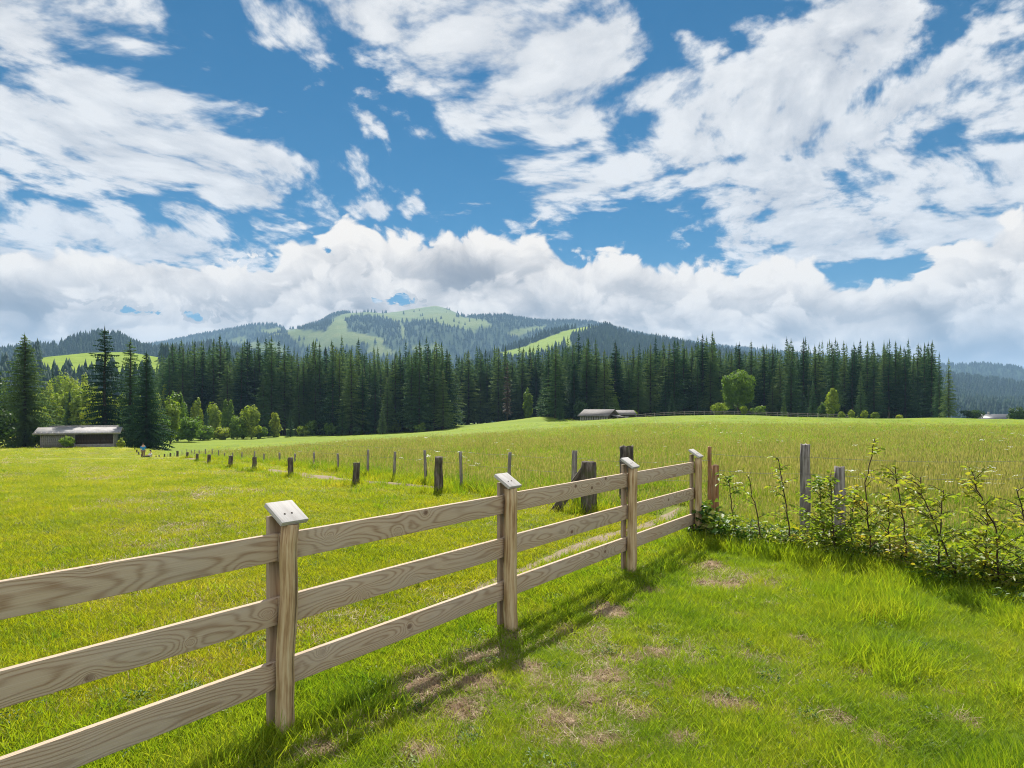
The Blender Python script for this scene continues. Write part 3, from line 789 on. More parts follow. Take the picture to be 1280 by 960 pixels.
smooth = lambda t: t * t * (3 - 2 * t)
hill('hills', drop=[(415, 575)], crest=[(-260, 452), (0, 446), (120, 440), (180, 428), (240, 419), (280, 412), (300, 409), (322, 405), (345, 404), (357, 409), (380, 406), (400, 400), (420, 393.5), (440, 391.5), (460, 390), (480, 391.5), (500, 389), (520, 385.5), (545, 382), (560, 386), (580, 392),
      (600, 394), (640, 398), (680, 402), (700, 400), (740, 401), (760, 406), (800, 415), (850, 424), (900, 431), (960, 437), (1010, 442), (1150, 456), (1300, 470)],
     D0=1900, D1=3900, z0=-30, prof=lambda t: smooth(t) * .55 + t * .45,meadows=
     [[(404, 414), (418, 398), (440, 389), (500, 386), (545, 380), (572, 390), (598, 405), (597, 416), (560, 409), (540, 402), (505, 404), (478, 396), (442, 396), (432, 404), (434, 414), (415, 418)],
      [(352, 412), (372, 410), (402, 414), (436, 415), (470, 420), (486, 426), (470, 432), (450, 428), (430, 434), (398, 440), (372, 432)], [(497, 404), (502, 404), (507, 425), (502, 424)],
      [(306, 431), (338, 425), (352, 432), (362, 446), (318, 446)], [(628, 418), (650, 410), (684, 406), (680, 411), (664, 414), (650, 423), (632, 421)], [(455, 434), (480, 430), (492, 440), (470, 445)], [(322, 412), (345, 409), (352, 414), (335, 420)], [(500, 428), (545, 430), (560, 436), (520, 437)], [(590, 400), (615, 404), (610, 409), (592, 408)], [(280, 428), (300, 420), (312, 424), (300, 430)]],
     bright=[], ntree=34000, th=20.0, relief=2.0, seed=3)
hill('hills', [(560, 470), (600, 449), (650, 431), (690, 415), (730, 408.5), (755, 407.5), (790, 413), (830, 419), (860, 425), (890, 430), (920, 437), (960, 445), (1020, 460)], [(598, 760)],
     1000, 1900, -25, lambda t: t ** 1.05, [], [[(622, 442), (660, 431), (700, 416), (730, 408), (750, 406), (755, 409), (722, 417), (708, 424), (702, 432), (668, 446), (630, 450)], [(703, 420), (712, 418), (716, 436), (708, 440)]], 9500, 19.0, .5, 5)
hill('hills', [(-320, 446), (-120, 440), (0, 433), (40, 429), (70, 427), (100, 416), (125, 412), (150, 415), (165, 424), (190, 430), (230, 429), (262, 424), (300, 432), (340, 440), (400, 452), (470, 470)], [],
     900, 1700, -22, lambda t: smooth(t) * .5 + t * .5, [], [], 10000, 20.0, .6, 9)
hill('hills', [(-260, 462), (-60, 455), (0, 452), (50, 447), (110, 441), (160, 440), (200, 447), (260, 458), (330, 472)], [(45, 215)],
     430, 720, -12, lambda t: t, [], [[(46, 480), (52, 447), (110, 438), (165, 437), (200, 445), (215, 480)]], 1600, 22.0, .3, 11)
hill('hills', [(1040, 462), (1120, 458), (1180, 463), (1200, 466), (1230, 470), (1260, 475), (1300, 481), (1420, 488), (1560, 480)], [],
     900, 2000, -22, lambda t: smooth(t) * .4 + t * .6, [], [], 9000, 25.0, .6, 13)
hill('hills', [(1180, 486), (1240, 481), (1275, 474), (1320, 468), (1420, 462), (1560, 455)], [], 3000, 4300, -30, lambda t: t, [], [], 2500, 27.0, .6, 15)

# the air between: one even box of thin summer haze
hz = MB(); hz.box((0, 3000, 310), (9800, 0, 0), (0, 7000, 0), (0, 0, 350))
m, t, out = new_mat('summer_haze')
pv = t.nodes.new('ShaderNodeVolumePrincipled'); pv.inputs['Color'].default_value = (.40, .65, .95, 1); pv.inputs['Density'].default_value = HAZE_DENSITY if 'HAZE_DENSITY' in globals() else 1.35e-4
pv.inputs['Anisotropy'].default_value = 0.0
t.links.new(pv.outputs[0], out.inputs['Volume'])
tag(hz.build('haze', m), kind='stuff')
# ------------------------------------------------------------------ trees
def spruce_mesh(seed, H=22.0, RB=2.9, bare=.12, levels=44, per=7, fine=6, ragged=.25, mat='spruce', droop=.30, power=.85):
    """crown of whorled, drooping, feathered branches; unit metres"""
    r = np.random.default_rng(seed); V, T = [], []
    for lv in range(levels):
        f = (lv + r.uniform(-.3, .3)) / levels; f = min(max(f, 0), 1)
        z = H * (bare + (1 - bare) * f * .985)
        L0 = RB * ((1 - f) ** power) * (0.62 + .38 * min(1, f * 6 + .35)) + .10
        n = max(4, int(per * (1 - .35 * f)))
        ph = r.uniform(0, 6.28)
        for k in range(n):
            th = ph + 6.283 * k / n + r.uniform(-.3, .3)
            L = L0 * r.uniform(1 - ragged * 1.6, 1 + ragged * .7)
            if r.random() < .05: L *= .45
            up = .28 * f + r.uniform(-.10, .12); dr = droop * (1 - f * .8) * r.uniform(.7, 1.4)
            c, s = math.cos(th), math.sin(th)
            m = max(3, int(fine * (L / RB) + 2))
            zz = z + r.uniform(-.25, .25)
            for j in range(m + 1):
                a = (j + .35) / (m + .6)
                rad = a * L; h = zz + up * rad - dr * rad * a
                w = (.30 + .34 * (1 - a)) * min(1.0, L / 1.1 + .25) * r.uniform(.75, 1.3)
                px, py = c * rad, s * rad
                step = L / m
                for sg in (-1, 1):
                    b = len(V)
                    ax, ay = c * .62 - s * sg * .78, s * .62 + c * sg * .78
                    V += [(px - c * step * .45, py - s * step * .45, h + .02), (px + c * step * .30, py + s * step * .30, h - .02),
                          (px + ax * w, py + ay * w, h - .14 * w - r.uniform(.02, .22) * (1.1 - f))]
                    T.append([b, b + 1, b + 2])
                b = len(V); hang = (.20 + .38 * (1 - f) * (1 - a * .5)) * r.uniform(.6, 1.3)
                V += [(px - c * step * .5, py - s * step * .5, h), (px + c * step * .5, py + s * step * .5, h - .02), (px + r.uniform(-.1, .1), py + r.uniform(-.1, .1), h - hang)]
                T.append([b, b + 1, b + 2])
            b = len(V); e = L * 1.06; h = zz + up * L - dr * L
            V += [(c * L * .86 - s * .10, s * L * .86 + c * .10, h + .03), (c * L * .86 + s * .10, s * L * .86 - c * .10, h + .03), (c * e, s * e, h - .06)]
            T.append([b, b + 1, b + 2])
    for k in range(7):
        th = k * .9; b = len(V)
        V += [(.10 * math.cos(th), .10 * math.sin(th), H * .955), (-.10 * math.cos(th), -.10 * math.sin(th), H * .955), (0, 0, H * (1.0 + .012 * (k % 3)))]
        T.append([b, b + 1, b + 2])
    return mesh_np('spruce_crown', V, [np.array(T)], MATS[mat])

def trunk_mesh(H, r0, seed=0, bend=.15, n=8, top=.97):
    r = random.Random(seed); mb = MB(); k = 9
    pts = [(r.uniform(-bend, bend) * i / k, r.uniform(-bend, bend) * i / k, -.4 + (H * top + .4) * i / k) for i in range(k + 1)]
    mb.tube(pts, [r0 * (1.25 if i == 0 else 1) * (1 - .93 * i / k) + .012 for i in range(k + 1)], n, True, .08)
    return mb

SPR = []            # (crown mesh, trunk mesh, H)
for k, (H, RB, bare, lv, per, rg, dr, pw) in enumerate([
        (22, 2.7, .12, 42, 8, .25, .30, .98), (22, 2.4, .18, 44, 7, .30, .36, .92), (22, 3.0, .08, 42, 8, .22, .28, 1.05), (22, 2.1, .30, 36, 7, .35, .34, .75),
        (22, 2.5, .22, 40, 7, .32, .40, .88), (22, 3.1, .06, 42, 8, .28, .30, .95), (22, 2.5, .15, 44, 8, .25, .34, .95), (22, 2.0, .40, 30, 7, .35, .30, .70)]):
    SPR.append((spruce_mesh(100 + k, H, RB, bare, lv, per, 6, rg, 'spruce', dr, pw), trunk_mesh(H, .19, k).mesh('spruce_trunk', MATS['bark'], True), H))
NEARS = [(spruce_mesh(300 + k, 20, RB, bare, lv_, pr_, 10, .32, 'spruce', .30, pw), trunk_mesh(20, .30, 40 + k).mesh('spruce_trunk', MATS['bark'], True), 20.0)
         for k, (RB, bare, pw, lv_, pr_) in enumerate([(4.3, .04, .82, 60, 13), (3.3, .07, .66, 46, 9), (3.0, .05, .62, 50, 9), (3.9, .02, .85, 60, 13)])]
BROWN = (spruce_mesh(400, 22, 1.9, .15, 36, 6, 6, .4, 'spruce_brown', .4, .7), SPR[0][1], 22.0)

def plant_spruce(px, d, height, src, label, group=None, wide=1.0, name='spruce_tree', rz=None, zoff=-.1):
    x, y = at(px, d); crown, trunk, H = src
    s = height / H
    o = empty(name, (x, y, float(ground_z(x, y)) + zoff), random.uniform(0, 6.28) if rz is None else rz); o.scale = (s * wide, s * wide, s)
    tag(o, label, 'tree', group)
    link('crown', crown, o); link('trunk', trunk, o)
    return o

def crown_mesh(seed, W, Ht, z0, mat, n=5200, leaf=.34, lumps=26, taper=0.0, gap=.0, ragged=.25):
    """broadleaf crown from leaf sprays on lumpy boughs. W,Ht crown width and height, z0 crown bottom"""
    r = np.random.default_rng(seed)
    C = []
    for i_ in range(lumps):
        zc = 1 - 2 * (i_ + .5) / lumps; th_ = i_ * 2.39996 + seed; q = math.sqrt(1 - zc * zc); k_ = r.uniform(.58, .86) if i_ % 4 else r.uniform(.15, .5)
        C.append((q * math.cos(th_) * k_, q * math.sin(th_) * k_, zc * k_))
    C = np.array(C) + r.normal(0, .06, (lumps, 3)); rad = r.uniform(.22, .42, lumps)
    k = r.integers(0, lumps, n)
    dirv = r.normal(size=(n, 3)); dirv /= np.linalg.norm(dirv, axis=1)[:, None]
    dirv[:, 2] = dirv[:, 2] * .8 + .12
    P = C[k] + dirv * (rad[k] * r.uniform(.55, 1.0 + ragged, n) )[:, None]
    P /= 1.18
    # narrower towards the top when tapered
    tz = (P[:, 2] + 1) / 2
    wsc = 1 - taper * np.clip(tz, 0, 1) ** 1.2 - .12 * np.clip(.25 - tz, 0, 1)
    P3 = np.column_stack([P[:, 0] * W / 2 * wsc, P[:, 1] * W / 2 * wsc, z0 + tz * Ht])
    out = dirv * .7 + P * .5 + r.normal(size=(n, 3)) * .45; out /= np.linalg.norm(out, axis=1)[:, None]
    t1 = np.cross(out, r.normal(size=(n, 3))); t1 /= np.linalg.norm(t1, axis=1)[:, None]; t2 = np.cross(out, t1)
    sz = (leaf * r.uniform(.5, 1.25, n))[:, None]
    a = P3 - t1 * sz * .7; b = P3 + t2 * sz * .42 + out * sz * .12; c = P3 + t1 * sz * .7 - out * sz * .1; d = P3 - t2 * sz * .42 + out * sz * .12
    V = np.stack([a, b, c, d], 1).reshape(-1, 3)
    return mesh_np('leaf_crown', V, [np.arange(n * 4).reshape(-1, 4)], MATS[mat])

def limb_mesh(seed, Ht, W, r0, first=.25):
    r = random.Random(seed); mb = trunk_mesh(Ht, r0, seed, .2, 8, .86)
    for k in range(10):
        f = first + (.8 - first) * k / 10; th = k * 2.4 + r.random(); L = W * .36 * (1 - .5 * f) ; z = Ht * f
        mb.tube([(0, 0, z), (math.cos(th) * L * .5, math.sin(th) * L * .5, z + L * .42), (math.cos(th) * L, math.sin(th) * L, z + L * .62)], [r0 * .42 * (1 - f * .6), r0 * .25 * (1 - f * .6), .015], 6, True, .1)
    return mb.mesh('limbs', MATS['bark'], True)

def plant_broadleaf(px, d, height, width, label, mat='leaf_mid', seed=0, name='broadleaf_tree', bottom=.12, taper=0.0, n=4200, leaf=None, cat='tree', group=None, lumps=26, rz=None, share=None):
    x, y = at(px, d)
    o = empty(name, (x, y, float(ground_z(x, y)) - .05), random.uniform(0, 6.28) if rz is None else rz); tag(o, label, cat, group)
    if share is None:
        cm = crown_mesh(seed, width, height * (1 - bottom), height * bottom, mat, n, leaf or max(.22, width * .055), lumps, taper)
        lm = limb_mesh(seed, height, width, max(.05, height * .016), max(.12, bottom))
    else: cm, lm = share
    link('crown', cm, o); link('trunk' if cat == 'tree' else 'stem', lm, o)
    return o, (cm, lm)

# --- the four tall spruces by the shed
def hgt(px, top, d):
    x, y = at(px, d); return EYE + (HY - top) / F * d - float(ground_z(x, y))
plant_spruce(31, 104, hgt(31, 416, 104), NEARS[0], 'broad tall spruce at the left edge, left of the timber shed', wide=1.4)
plant_spruce(131, 113, hgt(131, 407, 113), NEARS[1], 'tallest spruce on the left, gaunt and open, standing behind the timber shed', wide=1.35)
plant_spruce(163, 119, hgt(163, 424, 119), NEARS[2], 'slim tall spruce between the gaunt one behind the shed and the dense one beside it', wide=1.3)
plant_spruce(183, 112, hgt(183, 438, 112), NEARS[3], 'dense full spruce right of the shed, boughs down to the ground', wide=1.35)
plant_spruce(87, 150, hgt(87, 488, 150), NEARS[3], 'small dark spruce in the gap above the shed roof among pale young trees', wide=1.25)
plant_spruce(66, 205, hgt(66, 455, 205), SPR[1], 'lone thin spruce standing before the bright hill pasture on the left', wide=.9)
plant_broadleaf(-2, 97, hgt(-2, 500, 97), 5.6, 'dark round broadleaf tree at the left edge, beneath the broad spruce', 'leaf_dark', 21, bottom=.05, n=4000)
plant_broadleaf(44, 103, 2.4, 2.0, 'small grey-green bush at the left end of the shed', 'leaf_mid', 22, bottom=.05, cat='bush', name='bush', n=1800)
plant_broadleaf(-40, 110, 16, 10, 'dark broadleaf tree just outside the left edge of the view', 'leaf_dark', 23, n=4000)

# --- pale young wood in the gap behind the shed
GAP = [(62, 200, 470, 5.5), (76, 190, 478, 5), (92, 215, 462, 6), (104, 200, 468, 5.5), (112, 180, 490, 5), (70, 165, 500, 5.5), (98, 160, 505, 5.5), (118, 205, 474, 5), (82, 230, 458, 6), (55, 175, 492, 5), (106, 225, 456, 5.5), (48, 150, 505, 5)]
GAP += [(52, 140, 505, 6), (66, 150, 488, 6.5), (80, 160, 482, 6.5), (94, 150, 490, 6), (108, 160, 478, 6.5), (116, 150, 492, 6), (58, 185, 470, 7), (88, 185, 464, 7), (100, 175, 470, 7), (40, 190, 480, 6.5), (122, 185, 476, 6), (72, 215, 458, 7), (140, 190, 490, 6), (152, 195, 486, 6), (172, 200, 488, 6), (196, 190, 484, 6), (208, 200, 476, 6)]
sh = []
for k, (px, d, top, w) in enumerate(GAP):
    _, s_ = plant_broadleaf(px, d, hgt(px, top, d), w, 'pale young broadleaf tree crowded behind the timber shed and tall spruces', 'leaf_light', 40 + k, bottom=.02, taper=.45, n=2200, leaf=.42, group='pale young trees behind the shed', lumps=18)
# --- mixed edge of the wood left of the middle
EDGE = [(213, 140, 491, 6.0, 'leaf_light', .35, 'tall pale-green tree first to the right of the dense spruce'), (236, 150, 516, 7.0, 'leaf_mid', 0, 'low rounded green bush right of the tall pale-green tree'),
        (228, 175, 498, 5.0, 'leaf_mid', .3, 'mid-green tree behind the low rounded bush'), (268, 172, 497, 4.8, 'leaf_light', .3, 'slender light tree above the two rounded bushes'),
        (296, 168, 516, 5.0, 'leaf_mid', .1, 'rounded bushy tree left of the brightest tree at the wood edge'), (314, 170, 500, 6.2, 'leaf_light', .2, 'brightest light-green tree at the edge of the wood'),
        (344, 180, 512, 4.2, 'leaf_light', .3, 'pale shrub-like tree between the brightest tree and a small dark spruce'), (254, 160, 528, 5.5, 'leaf_mid', 0, 'squat green bush at the foot of the wood edge'),
        (277, 165, 533, 5.0, 'leaf_light', 0, 'small yellow-green bush at the foot of the wood edge'), (200, 135, 520, 5.0, 'leaf_mid', .1, 'bush close against the right side of the dense spruce'),
        (390, 196, 522, 4.0, 'leaf_mid', .2, 'small green tree among spruce trunks, right of a small dark spruce'), (496, 200, 520, 3.6, 'leaf_light', .3, 'pale sapling-like tree in a gap at the foot of the spruces'),
        (660, 226, 484, 4.6, 'leaf_mid', .35, 'grey-green slim tree in the dark gap left of the middle barn'), (560, 205, 508, 4.2, 'leaf_mid', .3, 'thin green tree at the foot of the tall spruces'),
        (726, 192, 496, 6.0, 'leaf_dark', .1, 'dark green broadleaf tree right behind the middle barn'), (767, 196, 490, 4.6, 'leaf_mid', .4, 'slim lighter tree behind the middle barn roof'),
        (222, 155, 478, 5, 'leaf_mid', .4, 'taller green tree behind the tall pale-green one'), (246, 190, 492, 5, 'leaf_light', .4, 'pale slender tree deep in the wood edge'), (285, 190, 490, 5, 'leaf_mid', .4, 'mid-green tree deep in the wood edge, left of the brightest tree')]
for k, (px, d, top, w, mt, tp, lb) in enumerate(EDGE):
    isb = 'bush' in lb and 'tree' not in lb
    plant_broadleaf(px, d, hgt(px, top, d), w, lb, mt, 70 + k, bottom=-.10, taper=tp, n=3000, leaf=.40, cat='bush' if isb else 'tree', name='bush' if isb else 'broadleaf_tree', lumps=20)
for k, (px, d, top, w, mt, lb) in enumerate([(206, 150, 530, 4.5, 'leaf_light', 'yellow-green bush low beside the dense spruce, in front of the tall pale-green tree'), (303, 174, 528, 5.0, 'leaf_mid', 'low bush under the brightest tree at the wood edge'),
        (326, 174, 531, 4.2, 'leaf_mid', 'low bush squeezed between the brightest tree and a small dark spruce'), (378, 190, 530, 4.5, 'leaf_light', 'pale low bush right of the cone-shaped small spruce'),
        (412, 192, 527, 4.0, 'leaf_mid', 'mid-green bush where the left wood meets the tall middle stand'), (446, 190, 531, 4.0, 'leaf_dark', 'dark bush at the foot of the tall middle stand, left half'),
        (525, 192, 528, 4.0, 'leaf_mid', 'green bush at the foot of the tall middle stand, right half'), (1030, 178, 502, 4.0, 'leaf_mid', 'mid-green tree pressed against the left of the slim light-green tree'), (948, 174, 505, 4.5, 'leaf_mid', 'mid-green bush right of the large round tree')]):
    isb = 'bush' in lb
    plant_broadleaf(px, d, hgt(px, top, d), w, lb, mt, 170 + k, bottom=-.10, taper=.15, n=2000, leaf=.36, cat='bush' if isb else 'tree', name='bush' if isb else 'broadleaf_tree', lumps=18)
for px, d, top, lb, wd in ((428, 188, 498, 'young spruce standing out before the tall middle stand, left one of two', 1.4), (478, 188, 506, 'young spruce standing out before the tall middle stand, right one of two', 1.5), (700, 186, 492, 'young full spruce at the left end of the stand behind the barn', 1.5), (840, 184, 486, 'young full spruce midway between the barn and the large round tree', 1.4)):
    plant_spruce(px, d, hgt(px, top, d), SPR[2], lb, wide=wd)
for px, d, top, lb, wd in ((335, 178, 512, 'small dark spruce just right of the brightest tree at the wood edge', 1.25), (363, 178, 513, 'small dark cone-shaped spruce at the front of the wood, second from the brightest tree', 1.5),
                           (258, 165, 505, 'small dark spruce between the rounded bushes at the wood edge', 1.1)):
    plant_spruce(px, d, hgt(px, top, d), SPR[2], lb, wide=wd)
# --- right-hand wood edge
plant_broadleaf(922, 168, hgt(922, 459, 168), 9.4, 'large round bright-green broadleaf tree standing before the spruce wood', 'leaf_mid', 120, bottom=.10, n=9000, leaf=.40, lumps=34)
plant_broadleaf(899, 166, hgt(899, 501, 166), 5.0, 'low yellow-green bush left of the large round tree', 'leaf_light', 121, bottom=.02, cat='bush', name='bush', n=1800)
plant_broadleaf(930, 160, 2.6, 1.8, 'small shrub under the large round tree', 'leaf_light', 128, bottom=.02, cat='bush', name='bush', n=700)
plant_broadleaf(1041, 172, hgt(1041, 479, 172), 5.4, 'slim light-green tree halfway between the large round tree and the end of the wood', 'leaf_light', 122, bottom=.04, taper=.5, n=3600, leaf=.38)
plant_broadleaf(791, 176, 2.6, 2.4, 'small bright round bush right of the middle barn', 'leaf_light', 123, bottom=.02, cat='bush', name='bush', n=900)
for k, (px, top, w, lb) in enumerate([(1052, 513, 2.4, 'first'), (1064, 511, 2.6, 'second'), (1081, 512, 2.6, 'third'), (1094, 514, 2.8, 'fourth'), (1124, 518, 2.6, 'smallest')]):
    plant_broadleaf(px, 160, hgt(px, top, 160), w, lb + ' in the loose row of pale saplings before the right wood', 'leaf_light', 130 + k, bottom=.05, taper=.6, n=900, leaf=.3, name='young_tree')
plant_broadleaf(1271, 205, hgt(1271, 507, 205), 6.0, 'dark rounded tree by the white-roofed farmhouse at the right edge', 'leaf_dark', 124, bottom=.03, n=2600)
plant_broadleaf(1216, 205, hgt(1216, 510, 205), 6.5, 'dark bush between the last spruce and the white-roofed farmhouse', 'leaf_dark', 125, bottom=.03, cat='bush', name='bush', n=1800)
for px, d, top, src, wd, lb in ((980, 172, 491, 2, 1.15, 'small spruce of neat cone shape right of the large round tree'), (1016, 176, 474, 5, 1.15, 'mid-sized spruce left of the slim light-green tree'), (1003, 182, 480, 2, .95, 'narrow spruce between the neat small one and the mid-sized one'),
                                (1076, 182, 462, 5, 1.1, 'broad spruce at the front of the right wood, right of the slim light-green tree'), (1105, 196, 426, 5, 1.0, 'tallest spruce at the crest of the right wood'),
                                (1186, 178, 447, 2, 1.25, 'last spruce at the right end of the wood, set a little apart'), (1174, 184, 440, 5, 1.0, 'spruce next to the last one at the right end of the wood')):
    plant_spruce(px, d, hgt(px, top, d), SPR[src], lb, wide=wd)
plant_spruce(634, 222, hgt(634, 450, 222), BROWN, 'brown half-dead spruce at the edge of the dark gap')

# --- the spruce wood: rows front to back
SEG = [  # px0, px1, front depth, top py range, rows, spacing m, label, group
    (196, 405, 200, (432, 452), 5, 5.2, 'bare-trunked tall spruce behind the pale trees on the left', 'spruces of the left wood'),
    (402, 566, 196, (430, 450), 5, 4.9, 'dark dense spruce in the tall stand left of the dark gap', 'spruces of the tall middle stand'),
    (566, 676, 240, (438, 450), 4, 4.2, 'dark spruce at the back of the gap left of the middle barn', 'spruces at the back of the gap'),
    (676, 905, 196, (430, 448), 5, 5.2, 'dark spruce in the stand behind the middle barn', 'spruces behind the barn'),
    (905, 1172, 192, (430, 444), 6, 5.4, 'dark spruce in the right wood, by the large round tree', 'spruces of the right wood')]
cnt = 0; BACK = []
topc = np.array([(196, 448), (230, 436), (250, 430), (280, 432), (300, 440), (340, 430), (372, 440), (402, 436), (425, 430), (440, 434), (470, 442), (492, 444), (520, 434), (545, 434), (566, 442), (600, 444), (640, 446), (676, 438), (702, 430), (724, 426), (750, 436), (790, 440), (815, 432), (832, 436),
                 (858, 428), (883, 428), (910, 434), (940, 438), (980, 434), (1020, 436), (1060, 434), (1105, 436), (1140, 434), (1160, 436), (1175, 442), (1190, 455)], float)
for (p0, p1, d0, (ta, tb), rows, sp, lb, gp) in SEG:
    for rw in range(rows + 5):
        d = d0 + rw * 5.2; w = (p1 - p0) / F * d; n = int(w / sp)
        for k in range(n):
            px = p0 + (p1 - p0) * (k + .5 + (rw % 2) * .5 * (1 if k < n - 1 else 0) + random.uniform(-.32, .32)) / n
            dd = d + random.uniform(-2.0, 2.0)
            t_ = np.interp(px, topc[:, 0], topc[:, 1])
            top = t_ + random.choice([-10, -4, 0, 5, 11, 20]) * (1.0 if rw < 3 else .8) + random.uniform(-3, 4) - (0 if rw < 2 else 2)
            if rw == 0 and random.random() < .35: top += random.uniform(6, 22)
            h = hgt(px, top, dd)
            src = random.choice([3, 7, 4, 1, 3, 6]) if p0 == 196 else random.choice([0, 1, 2, 4, 5, 6, 5, 2])
            if rw < rows and cnt < 278:
                plant_spruce(px, dd, h, SPR[src], lb + (', front row' if rw == 0 else ', behind the front'), gp + (' front row' if rw == 0 else ''), wide=random.uniform(1.4, 2.0)); cnt += 1
            else: BACK.append((px, dd, h, src))
print('spruces', cnt, 'back', len(BACK))
# deep wood behind, too many to tell apart
extra = []
for k in range(900):
    px = random.uniform(190, 1170); d = random.uniform(246, 330)
    extra.append((px, d, hgt(px, np.interp(px, topc[:, 0], topc[:, 1]) + random.uniform(2, 16), d), random.randrange(8)))
for k in range(420):
    px = random.uniform(-420, 30); d = random.uniform(255, 380); extra.append((px, d, random.uniform(9, 17) if px > 40 else random.uniform(12, 20), random.randrange(8)))
ALLB = BACK + extra
pt = []; rt = []; sc = []; ix = []
for px, d, h, s in ALLB:
    x, y = at(px, d); k = h / SPR[s][2]; pt.append((x, y, float(ground_z(x, y)))); rt.append((0, 0, random.uniform(0, 6.28))); w = k * random.uniform(1.1, 1.5); sc.append((w, w, k)); ix.append(s)
scatter('background_wood', pt, rt, sc, ix, [source('wood_spruce', s[0]) for s in SPR])
# ------------------------------------------------------------------ the rail fence
FD3, FN3, UP3 = np.array([FD[0], FD[1], 0]), np.array([FN[0], FN[1], 0]), np.array([0, 0, 1.0])
POST_S = [-4.28, -2.13, 0.0, 2.09, 4.33, 6.41]
fence = empty('rail_fence', (P1[0], P1[1], 0.0)); tag(fence, 'new wooden three-rail fence with slanted caps on its posts, in the foreground', 'fence')
O3 = np.array([P1[0], P1[1], 0.0])
def floc(s, n, z): return FD3 * s + FN3 * n + UP3 * z
lean = {0.0: (.011, .0), 2.09: (.0, .004), 4.33: (.012, 0.0), 6.41: (.0, 0.0), -2.13: (0, 0), -4.28: (0, 0)}
for k, s in enumerate(POST_S):
    ln = lean[s]; r = random.Random(50 + k)
    mb = MB(); pts = []; rad = []
    for j in range(13):
        z = -.12 + 1.235 * j / 12
        pts.append(floc(s + ln[0] * z * 3 + r.uniform(-.005, .005), ln[1] * z + r.uniform(-.004, .004), z)); rad.append((.050 if s in (2.09, 4.33) else .046) * (1.06 - .08 * j / 12) * r.uniform(.96, 1.04))
    mb.tube(pts, rad, 20, True, .012)
    post = mb.build('post', MATS['pole'], fence, smooth=True)
    if k % 2: post['label'] = 'reddish peeled round post' if s == 2.09 else 'peeled round post'
    top = floc(s + ln[0] * 3, ln[1], 0)
    # nail heads where each rail is fixed
    mb = MB()
    for zc in (.315, .65, .985):
        for dz in (-.03, .035):
            mb.tube([floc(s + r.uniform(-.02, .02), .058, zc + dz), floc(s + r.uniform(-.02, .02), .070, zc + dz)], .004, 6)
    # backing board clamps the rails from behind
    mb = MB(); mb.box(floc(s + .014, -.094, .60), UP3 * .555, FD3 * .046, FN3 * .013, .003); bb = mb.build('backing_board', MATS['plank'], fence)
    # cap board: slopes down towards the viewer's side
    tl = R(33); sl = FN3 * math.cos(tl) - UP3 * math.sin(tl); nrm = FN3 * math.sin(tl) + UP3 * math.cos(tl)
    mb = MB(); mb.box(top + floc(.010, -.036, 1.170), sl * .084, FD3 * .084, nrm * .0125, .003)
    cap = mb.build('cap', MATS['cap'], post)
    mb = MB()
    for a in (-.02, .025):
        c0 = top + floc(a, .0, 0) + UP3 * 1.170 + sl * .02 - FN3 * .036 + nrm * .0125
        mb.tube([c0, c0 + nrm * .0025], .0055, 8)
    sc_ = mb.build('screw', MATS['dark_post'], cap)
# rails, butted behind the posts
for lvl, zc in enumerate((.318, .652, .988)):
    joints = list(zip(POST_S[:-1], POST_S[1:]))
    for k, (a, b) in enumerate(joints):
        r = random.Random(7 * k + lvl)
        mb = MB(); hh = .0725 * r.uniform(.97, 1.03); z = zc + (.004 * (k % 2))
        L = (b - a) / 2 - .0015
        mb.box(floc((a + b) / 2, -.064, z), FD3 * L, UP3 * hh, FN3 * .0160, .003)
        rl = mb.build('rail', MATS['board'], fence)
        # slight bow and sag of the sawn board
        for v in rl.data.vertices: pass

# ------------------------------------------------------------------ weathered posts, stakes and wire
def ragged_post(px, d, ztop, rad, mat, label, cat='post', name='fence_post', lean=(0, 0), group=None, square=False, seed=0, zb=-.2, n=12, hollow=True):
    x, y = at(px, d); g = float(ground_z(x, y)); r = random.Random(seed * 13 + 5)
    mb = MB(); k = 9; pts, rs = [], []
    for j in range(k + 1):
        z = zb + (ztop - zb) * j / k
        pts.append((lean[0] * z + r.uniform(-.06, .06) * rad, lean[1] * z + r.uniform(-.06, .06) * rad, z)); rs.append(rad * (1.12 - .14 * j / k) * r.uniform(.94, 1.06))
    mb.tube(pts, rs, n, True, .10 if rad > .06 else .06)
    # splintered, uneven top
    V = mb.V[0]
    for j in range(n): V[k * n + j, 2] += r.uniform(-.30, .12) * rad
    V[-2, 2] -= rad * .10 if hollow else 0
    o = mb.build(name, mat, None, smooth=False, loc=(x, y, g), rz=r.uniform(0, 6) if lean == (0, 0) else 0.0)
    tag(o, label, cat, group); return o
ORD = ['first', 'second', 'third', 'fourth', 'fifth', 'sixth', 'seventh', 'eighth', 'ninth', 'tenth', 'eleventh', 'twelfth', 'thirteenth', 'fourteenth', 'fifteenth', 'sixteenth', 'seventeenth', 'eighteenth', 'nineteenth', 'twentieth', 'twenty-first', 'twenty-second', 'twenty-third', 'twenty-fourth', 'twenty-fifth']
def top_z(px, py, d):
    x, y = at(px, d); return EYE + (HY - py) / F * d - float(ground_z(x, y))
